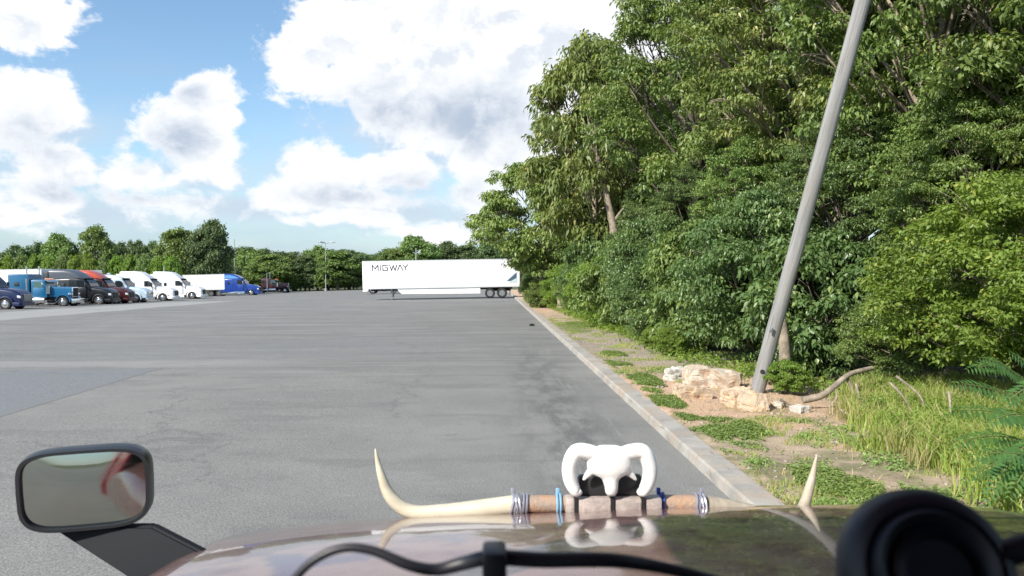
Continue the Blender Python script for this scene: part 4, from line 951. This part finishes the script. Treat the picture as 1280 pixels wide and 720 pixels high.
o = link('clover', leaf_mesh('clover', co, a_), gcl); o['kind'] = 'stuff'; o['label'] = 'low clover mats beside the kerb'
# weeds along the undergrowth foot
pts = []
for Y in np.concatenate([np.arange(14, 30, .045), np.arange(30, 78, .025)]):
    X = np.interp(Y, [14, 17, 20, 24, 30, 40, 60, 78], [6.7, 6.3, 5.7, 5.4, 5.3, 5.1, 4.7, 4.4])+rng.normal()*.28+.35*nz(0, Y, .4, 4)
    pts += [(X+rng.normal()*.1, Y, vz(X, Y)+.12, .22)]
cl = np.array(pts); co, a_ = leaves(rng, cl, 9, .12, .05, up=.6, droop=.3, flat=.9)
o = link('weeds', leaf_mesh('weeds', co, a_), lf_lime); o['kind'] = 'stuff'; o['label'] = 'weeds creeping out from the foot of the undergrowth'

# ------------------------------------------------------------------ sumac with feather-like leaves, right edge
sm = leafmat('sumac_leaf', (.055, .15, .045), (.12, .27, .07), (.18, .3, .07), .05, transl=.4)
def frond(a, b_, sag, lw, npair=16, lmax=.13):
    a, b_ = Vector(a), Vector(b_); co, va = [], []; rg = random.Random(int(a.z*1e4)+int(b_.x*1e4))
    d = b_-a; L = d.length; side = d.cross(Vector((-.2, -.62, .75))).normalized(); prev = a; spine = []
    for i in range(npair+1):
        f = (i+.6)/(npair+.6); p = a+d*f+Vector((0, 0, sag*(4*f*(1-f)-f*f*1.0)*.5)); spine.append(p)
        tdir = (p-prev).normalized(); prev = p
        ll = lmax*math.sin(math.pi*(.12+.80*f))**.8*rg.uniform(.85, 1.1)
        for s in (-1, 1):
            ax = (side*s+tdir*.38+Vector((0, 0, -.22+rg.uniform(-.12, .1)))).normalized(); nn = ax.cross(tdir).normalized()*s; sdv = nn.cross(ax).normalized()
            w_ = ll*.40
            m1 = p+ax*ll*.4
            co += [p, m1+sdv*w_*.5, p+ax*ll+Vector((0, 0, -.02)), m1-sdv*w_*.5]; v_ = rg.random(); va += [v_]*4
    return co, va, spine
rt = empty('sumac_plant', (5.9, 8.3, vz(5.9, 8.3)), 0, 'dark green sumac with long feather-like leaves at the right edge', 'plant')
b0 = Vector((5.9, 8.3, vz(5.9, 8.3)))
co, va, spines = [], [], []
fr = [((1300, 520), (1188, 470), 8.3), ((1300, 500), (1225, 438), 8.5), ((1310, 540), (1180, 505), 8.1), ((1300, 560), (1190, 545), 7.9), ((1310, 575), (1205, 590), 7.6), ((1300, 545), (1230, 620), 7.5), ((1290, 480), (1210, 452), 8.6), ((1330, 520), (1262, 430), 8.2), ((1320, 560), (1262, 610), 7.4), ((1330, 590), (1215, 560), 7.3), ((1340, 470), (1250, 500), 7.9), ((1350, 560), (1280, 640), 7.3), ((1340, 540), (1400, 470), 7.8), ((1330, 500), (1400, 540), 7.6), ((1300, 530), (1235, 520), 7.7)]
for (ax_, ay_), (bx_, by_), D in fr:
    c1, v1, s1 = frond(at(ax_, ay_, D+.1), at(bx_, by_, D-.35), .16, .04, 19, .15); co += [list(c) for c in c1]; va += v1; spines.append(s1)
me = leaf_mesh('sumac_leaves', np.array(co)-np.array(b0), va); link('fronds', me, sm, rt)
m = MB()
for s1 in spines:
    m.tube([p-b0 for p in s1[::4]], .006, 5, 2); m.tube([Vector((0.1, 0, -.1)), (s1[0]-b0)*.6+Vector((.05, 0, 0)), s1[0]-b0], [.018, .012, .007], 6, 3)
m.build('stem', pmat('green_stem', (.12, .16, .05), .7), rt)

# ------------------------------------------------------------------ the truck the camera rides in
HX = at(762, 640, 2.6).x
mar = bpy.data.materials.new('hood_paint'); mar.use_nodes = True; t = NT(mar.node_tree); b = t.n['Principled BSDF']
tc = t.new('ShaderNodeTexCoord').outputs['Object']
dn = t.noise(tc, 6, 6, .65); dn2 = t.noise(tc, 90, 3, .7)
t.put(b.inputs['Base Color'], t.mix(t.ss(dn, .3, .75), (.15, .072, .066), (.21, .125, .112)))
t.put(b.inputs['Roughness'], t.ss(dn, .3, .8, .22, .34)); b.inputs['Metallic'].default_value = .12
b.inputs['Coat Weight'].default_value = .8; t.put(b.inputs['Coat Roughness'], t.ss(dn2, .3, .8, .03, .08)); b.inputs['Coat IOR'].default_value = 1.9
mar_d = pmat('door_maroon', (.42, .02, .04), .3, coat=.8, nscale=2, namt=.2)
own = empty('semi_truck', (HX, 1.0, 0), 0, 'maroon semi truck whose long hood fills the bottom of the view', 'semi truck')
O = Vector((HX, 1.0, 0))
def hz_of(u, Y):
    zt = 1.630+.006*u-.022*u*u-.012*u**4+(.030*u*u if u > 0 else 0)
    zt += .258*(2.62-Y)-.14*(2.62-Y)**2 if Y < 2.62 else 0
    s_ = 1/(1+math.exp(-(u-.02+(2.6-Y)*.55)/.045)); zt += .009*s_-.002
    if Y > 2.60: q = (Y-2.60)/.45; zt -= .41*q*q+.258*.45*q
    return zt
rings = []
ysl = list(np.linspace(.95, 2.55, 33))+list(np.linspace(2.58, 3.05, 12))
for Y in ysl:
    hw = 1.30-.02*(Y-1) if Y < 2.6 else 1.268-.35*((Y-2.6)/.45)**2
    us = np.linspace(-hw, hw, 61); ring = [(u, Y-1.0, hz_of(u, Y)-(.05*max(0, (abs(u)-hw+.08)/.08)**2)) for u in us]
    zb_ = .95
    ring = [(-hw-.012, Y-1.0, zb_), (-hw-.012, Y-1.0, 1.25)]+ring+[(hw+.012, Y-1.0, 1.25), (hw+.012, Y-1.0, zb_)]
    rings.append(ring)
m = MB(); m.loft(rings, close=False, caps=False); m.build('hood', mar, own, smooth=50)
# fenders, grille, bumper, wheels, doors: seen from beside or in the mirror
m = MB(); m.box((0, 2.08, 1.12), (1.25, .08, .62), bevel=.03)
for k_ in range(8): m.box((0, 2.13, .86+k_*.075), (1.15, .03, .025))
m.build('grille', chrome, own)
m = MB(); m.box((0, 2.18, .55), (2.5, .14, .42), bevel=.05); m.build('bumper', chrome, own)
for s in (-1, 1):
    m = MB(); m.box((s*1.02, 2.02, 1.0), (.34, .2, .26), bevel=.06); m.build('headlight', lampm, own)
    m = MB(); q = Matrix.Rotation(R(90)*s, 4, 'Y'); m.lathe([(.28, -.15), (.47, -.15), (.52, -.1), (.52, .1), (.47, .15), (.28, .15)], (s*1.1, 1.2, .52), q, 28); wh = m.build('wheel', rubber, own)
    m = MB(); m.lathe([(.3, .12), (.28, .13), (.1, .08), (.001, .1)], (s*1.1, 1.2, .52), q, 24); m.build('rim', chrome, wh)
    m = MB(); m.box((s*1.22, -.85, 1.45), (.06, 1.7, 1.5), bevel=.03); do = m.build('door', mar_d, own)
    m = MB(); m.box((s*1.262, -1.45, 1.75), (.03, .2, .05)); m.build('handle', chrome, do)
    m = MB(); m.box((s*1.15, .0, 2.62), (.07, .10, .9), rot=(R(12), 0, 0)); m.box((s*1.17, -1.66, 2.62), (.07, .1, .9)); m.build('pillar', mar_d, own)
    m = MB(); m.box((s*1.24, -3.2, 1.9), (.06, 2.9, 2.5), bevel=.05); m.build('sleeper_side', mar_d, own)
m = MB(); m.box((0, -.92, 3.06), (2.44, 1.66, .08), bevel=.03); m.build('cab_roof', mar_d, own)
m = MB(); m.box((0, -1.74, 2.05), (2.36, .06, 2.1)); m.build('back_wall', black, own)
dash_m = pmat('dashboard_vinyl', (.03, .03, .033), .75, nscale=30, namt=.2, bump=.2)
m = MB(); m.prism([(-.95, 2.13), (-.42, 2.135), (-.12, 1.95), (.0, 1.7), (-.95, 1.5)], -1.17, 1.17, axis='x', bevel=.02); m.build('dashboard', dash_m, own)
m = MB(); m.box((0, .0, 1.45), (2.4, .05, .95)); m.build('firewall', black, own)

# hood mirror on the left fender
D = 2.2; mc = at(107, 611, D)
mr = empty('hood_mirror', (mc.x, mc.y, mc.z), 0); mr.parent = own; mr.location = mc-O
nrm = Vector((.215, -1, -.05)).normalized()
zax = nrm; xax = Vector((0, 0, 1)).cross(zax).normalized(); yax = zax.cross(xax)
Q = Matrix((xax, yax, zax)).transposed().to_4x4(); Q = Q @ Matrix.Rotation(R(1.5), 4, 'Z')
def sup(hx, hy, e, n=40, z=0.):
    out = []
    for k_ in range(n):
        a = 2*math.pi*k_/n; c_, s_ = math.cos(a), math.sin(a)
        out.append(Q @ Vector((hx*abs(c_)**(2/e)*(1 if c_ > 0 else -1)*(1+.03*s_), hy*abs(s_)**(2/e)*(1 if s_ > 0 else -1), z)))
    return out
hx, hy = pr(76, D), pr(51, D)
def hous(zs): return [sup(hx*a, hy*b_, 4.2, z=c_) for a, b_, c_ in zs]
m = MB(); m.loft(hous([(.915, .89, .004), (.93, .91, .018), (.985, .98, .018), (1.0, 1.0, .0), (1.0, 1.0, -.035), (.9, .9, -.085), (.6, .6, -.115)]), caps=True)
hb = m.build('housing', pmat('mirror_shell', (.02, .022, .026), .4, nscale=8, namt=.3), mr, smooth=60)
# convex glass
mg = bpy.data.materials.new('mirror_glass'); mg.use_nodes = True; t = NT(mg.node_tree); b = t.n['Principled BSDF']
b.inputs['Metallic'].default_value = 1; b.inputs['Base Color'].default_value = (.40, .42, .39, 1)
tc = t.new('ShaderNodeTexCoord').outputs['Object']; t.put(b.inputs['Roughness'], t.ss(t.noise(t.scl(tc, (6, 6, 20)), 1., 5, .6), .35, .75, .03, .16))
m = MB(); rgs = []
for f in (1., .8, .6, .4, .2, .02): rgs.append(sup(hx*.915*f, hy*.89*f, 4.2-2.0*(1-f), z=.008+.011*(1-f*f)))
m.loft(rgs, caps=True); m.build('glass', mg, mr, smooth=80)
# arm
m = MB(); A0 = [at(60, 658, D+.02), at(190, 658, D+.02)]; A1 = [at(150, 716, D-.02), at(252, 690, D-.02)]; th = Vector((0, .035, 0))
ring0 = [A0[0], A0[1], A0[1]+th, A0[0]+th]; ring1 = [A1[0], A1[1], A1[1]+th, A1[0]+th]
ringm = [(a*.5+b_*.5) for a, b_ in zip(ring0, ring1)]
ext = [b_+(b_-a)*.5 for a, b_ in zip(ring0, ring1)]
m.loft([[p-mc for p in r_] for r_ in (ring0, ringm, ring1, ext)]); bmesh.ops.bevel(m.b, geom=[e for e in m.b.edges], offset=.006, segments=2, affect='EDGES'); m.build('arm', pmat('mirror_arm', (.006, .007, .010), .7, spec=.25), mr, smooth=40)

# ------------------------------------------------------------------ steer horns mounted across the hood
D = 2.56
hr = bpy.data.materials.new('horn_keratin'); hr.use_nodes = True; t = NT(hr.node_tree); b = t.n['Principled BSDF']
tc = t.new('ShaderNodeTexCoord').outputs['Object']
c = t.mix(t.ss(t.noise(t.scl(tc, (3, 12, 12)), 1., 6, .65), .3, .7), (.60, .55, .43), (.46, .41, .30))
c = t.mix(t.m('MULTIPLY', t.ss(t.noise(tc, 9, 4, .6), .55, .7), .5), c, (.38, .36, .26))
t.put(b.inputs['Base Color'], c); b.inputs['Roughness'].default_value = .42
bp = t.new('ShaderNodeBump'); bp.inputs['Strength'].default_value = .25; bp.inputs['Distance'].default_value = .004; t.put(bp.inputs['Height'], t.noise(t.scl(tc, (3, 30, 30)), 1., 5, .7)); t.l.new(bp.outputs[0], b.inputs['Normal'])
sh0 = at(762, 632, D); hrn = empty('steer_horns', sh0, 0, 'pair of long cream cattle horns mounted across front of the maroon hood', 'horns')
m = MB(); m.tube([at(a, b_, D)-sh0 for a, b_ in [(642, 631), (600, 636), (556, 640), (515, 640), (489, 622), (476, 592), (469, 561)]], [pr(r_, D) for r_ in (12, 11.5, 10, 9, 8, 5, .8)], 16, 6); m.build('horn', hr, hrn, smooth=80)
m = MB(); m.tube([at(a, b_, D)-sh0 for a, b_ in [(884, 631), (920, 637), (955, 644), (985, 650), (1001, 640), (1013, 606), (1021, 569)]], [pr(r_, D) for r_ in (12, 11, 10, 9, 8, 5.5, .8)], 16, 6); o = m.build('horn', pmat('dull_horn', (.50, .43, .33), .5, nscale=9, namt=.4, bump=.2), hrn, smooth=80); o['label'] = 'duller right horn, partly hidden by the crown of the hood'
leather = pmat('tan_leather', (.40, .25, .16), .65, nscale=22, bump=.4, col2=(.30, .24, .20)); pinkl = pmat('pinkish_hide', (.46, .39, .355), .65, nscale=25, namt=.3, bump=.3)
m = MB(); m.tube([at(a, 630, D)-sh0 for a in (655, 680, 708)], pr(11, D), 16, 4); m.build('leather_wrap', leather, hrn)
m = MB(); m.tube([at(a, 630, D)-sh0 for a in (818, 845, 872)], pr(11.5, D), 16, 4); m.build('leather_wrap', leather, hrn)
m = MB()
for a0, a1 in ((706, 718), (720, 763), (766, 801), (804, 826)):
    p0_, p1_ = at(a0+.5, 631, D-.03)-sh0, at(a1-.5, 631, D-.03)-sh0; m.box((p0_+p1_)/2, ((p1_-p0_).length, pr(22, D), pr(21, D)), bevel=.006)
m.build('center_block', pinkl, hrn)
m = MB()
for a0 in (719, 764.5, 802.5): p0_ = at(a0, 631, D-.032)-sh0; m.box(p0_, (pr(3.4, D), pr(24, D), pr(23, D)))
m.build('strap', black, hrn)
wire = pmat('grey_wire', (.40, .40, .46), .4, metal=.6); blue_t = pmat('blue_tie', (.02, .06, .30), .4)
blue_l = pmat('light_blue_tie', (.20, .38, .55), .4)
def tie(a0, r_, mat, nm, tail=True, tilt=0):
    m = MB(); 
    for k_ in range(2): 
        p_ = at(a0+k_*4, 630, D)-sh0; rings_ = [(p_+Vector((math.sin(a*.5)*tilt*.0+tilt*math.sin(a), math.cos(a)*pr(r_, D), math.sin(a)*pr(r_, D)))) for a in np.linspace(0, 2*math.pi, 17)]
        m.tube(rings_, .004, 6, 2)
    if tail: p_ = at(a0+1, 630-r_-3, D)-sh0; m.box(p_, (.012, .012, .02), bevel=.002)
    m.build(nm, mat, hrn)
for a0, r_, mt, ti in ((640, 13, wire, .006), (646, 12.6, wire, -.006), (654, 12.6, wire, .002), (868, 13, wire, .005), (876, 12.8, wire, -.004), (696, 13, blue_l, 0), (822, 13.5, blue_t, .008)): tie(a0, r_, mt, 'binding', tail=a0 in (640, 696, 822, 876), tilt=ti)

# white skull ornament standing behind the bar
bone = pmat('white_resin', (.80, .79, .76), .5, nscale=30, namt=.10, bump=.12)
D2 = 2.50; sk0 = at(762, 620, D2)
sk = empty('skull_ornament', sk0, 0, 'small white cattle skull ornament with down-curled horns on the horn mount', 'ornament')
def el(cx_, cy_, rx_, ry_, y_, n=20): c_ = at(cx_, cy_, D2)-sk0+Vector((0, y_, 0)); return [c_+Vector((pr(rx_, D2)*math.cos(a), 0, pr(ry_, D2)*math.sin(a))) for a in np.linspace(0, 2*math.pi, n, endpoint=False)]
m = MB()
def hring(cx_, cy_, rx_, dep, n=24): c_ = at(cx_, cy_, D2)-sk0; return [c_+Vector((pr(rx_, D2)*abs(math.cos(a))**.8*(1 if math.cos(a) > 0 else -1), dep*math.sin(a), 0)) for a in np.linspace(0, 2*math.pi, n, endpoint=False)]
m.loft([hring(760, 557, 12, .012), hring(761, 560, 20, .022), hring(762, 565, 25, .030), hring(762, 572, 28, .034), hring(762, 580, 29, .034), hring(762, 587, 28, .032), hring(762, 592, 23, .028), hring(763, 596, 14, .024), hring(763, 600, 10.5, .024), hring(764, 608, 8.5, .024), hring(764, 615, 7.5, .022), hring(764, 619, 5, .014)])
for v in m.b.verts: v.co += mnoise.noise_vector(v.co*18)*.0012
m.build('head', bone, sk, smooth=80)
for s in (-1, 1):
    m = MB(); X_ = lambda v: 762+s*v
    m.tube([at(X_(10), 570, D2)-sk0, at(X_(26), 565, D2)-sk0, at(X_(42), 565, D2)-sk0, at(X_(50), 582, D2)-sk0, at(X_(49), 600, D2)-sk0, at(X_(42), 614, D2)-sk0, at(X_(36), 612, D2)-sk0], [pr(r_, D2) for r_ in (9, 10, 10, 9.5, 9, 7.5, 4)], 14, 5); m.build('horn', bone, sk, smooth=80)
    m = MB(); m.tube([at(X_(22), 588, D2)-sk0, at(X_(28), 594, D2)-sk0, at(X_(33), 600, D2)-sk0], [pr(r_, D2) for r_ in (6, 4, 1.2)], 10, 3); m.build('ear', bone, sk, smooth=80)
m = MB(); c_ = at(762, 606, D2+.05)-sk0; m.box(c_, (pr(82, D2), .04, pr(26, D2)), bevel=.01); m.build('shadow_block', black, sk)  # black block standing in for the dark shadow under the skull

# ------------------------------------------------------------------ things on the dashboard
cab_m = pmat('cable_black', (.018, .019, .026), .45)
D = .56
cb = MB(); cb.tube([at(352, 745, D), at(385, 706, D), at(425, 686, D), at(465, 688, D), (at(510, 706, D)), at(545, 712, D+.01), at(580, 704, D+.01), at(616, 697, D), at(680, 700, D), at(760, 700, D), at(820, 708, D+.01), at(880, 722, D+.01), at(960, 745, D+.02)], [pr(r_, D) for r_ in (5.5, 5.5, 5.5, 6, 7, 8, 9, 10, 10, 9.5, 8, 7, 7)], 14, 6)
tag(cb.build('cable', cab_m), 'thick black cable looping across the bottom of the view on the dashboard', 'cable')
ce = MB(); p_ = at(618, 702, D); ce.box((p_.x, p_.y, p_.z), (pr(30, D), .03, pr(38, D)), bevel=.003)
ce.box((p_.x, p_.y, (p_.z+2.135)/2-.005), (pr(16, D), .018, p_.z-2.135), bevel=.002)
tag(ce.build('cable_clip', cab_m), 'square black clip holding the cable on the dashboard', 'clip')
D = .46; gc = at(1166, 716, D); gd = empty('suction_mount', gc, 0, 'large round black rubber suction mount at the bottom right corner', 'mount')
ax = Vector((-.15, -1, .45)).normalized(); Qm = ax.to_track_quat('Z', 'Y').to_matrix().to_4x4(); r0 = pr(109, D)
navyr = pmat('mount_rubber', (.012, .015, .024), .5, nscale=20, namt=.2)
m = MB(); m.lathe([(.001, .010), (r0*.35, .010), (r0*.42, .004), (r0*.52, .003), (r0*.58, .012), (r0*.66, .014), (r0*.72, .004), (r0*.78, .006), (r0*.9, .004), (r0, -.008), (r0*1.02, -.016), (r0*.97, -.026), (r0*.4, -.03), (.001, -.03)], (0, 0, 0), Qm, 56); m.build('cup', navyr, gd, smooth=50)
m = MB(); m.tube([at(1235, 700, D)-gc, at(1262, 690, D)-gc, at(1295, 686, D)-gc, at(1340, 720, D)-gc], [.007, .008, .008, .008], 12, 4); m.build('lever', navyr, gd)
m = MB(); m.cyl(Vector((0, .02, -.02)), Vector((0, .03, 2.14-gc.z)), .018, .026, 18); m.build('stalk', navyr, gd)
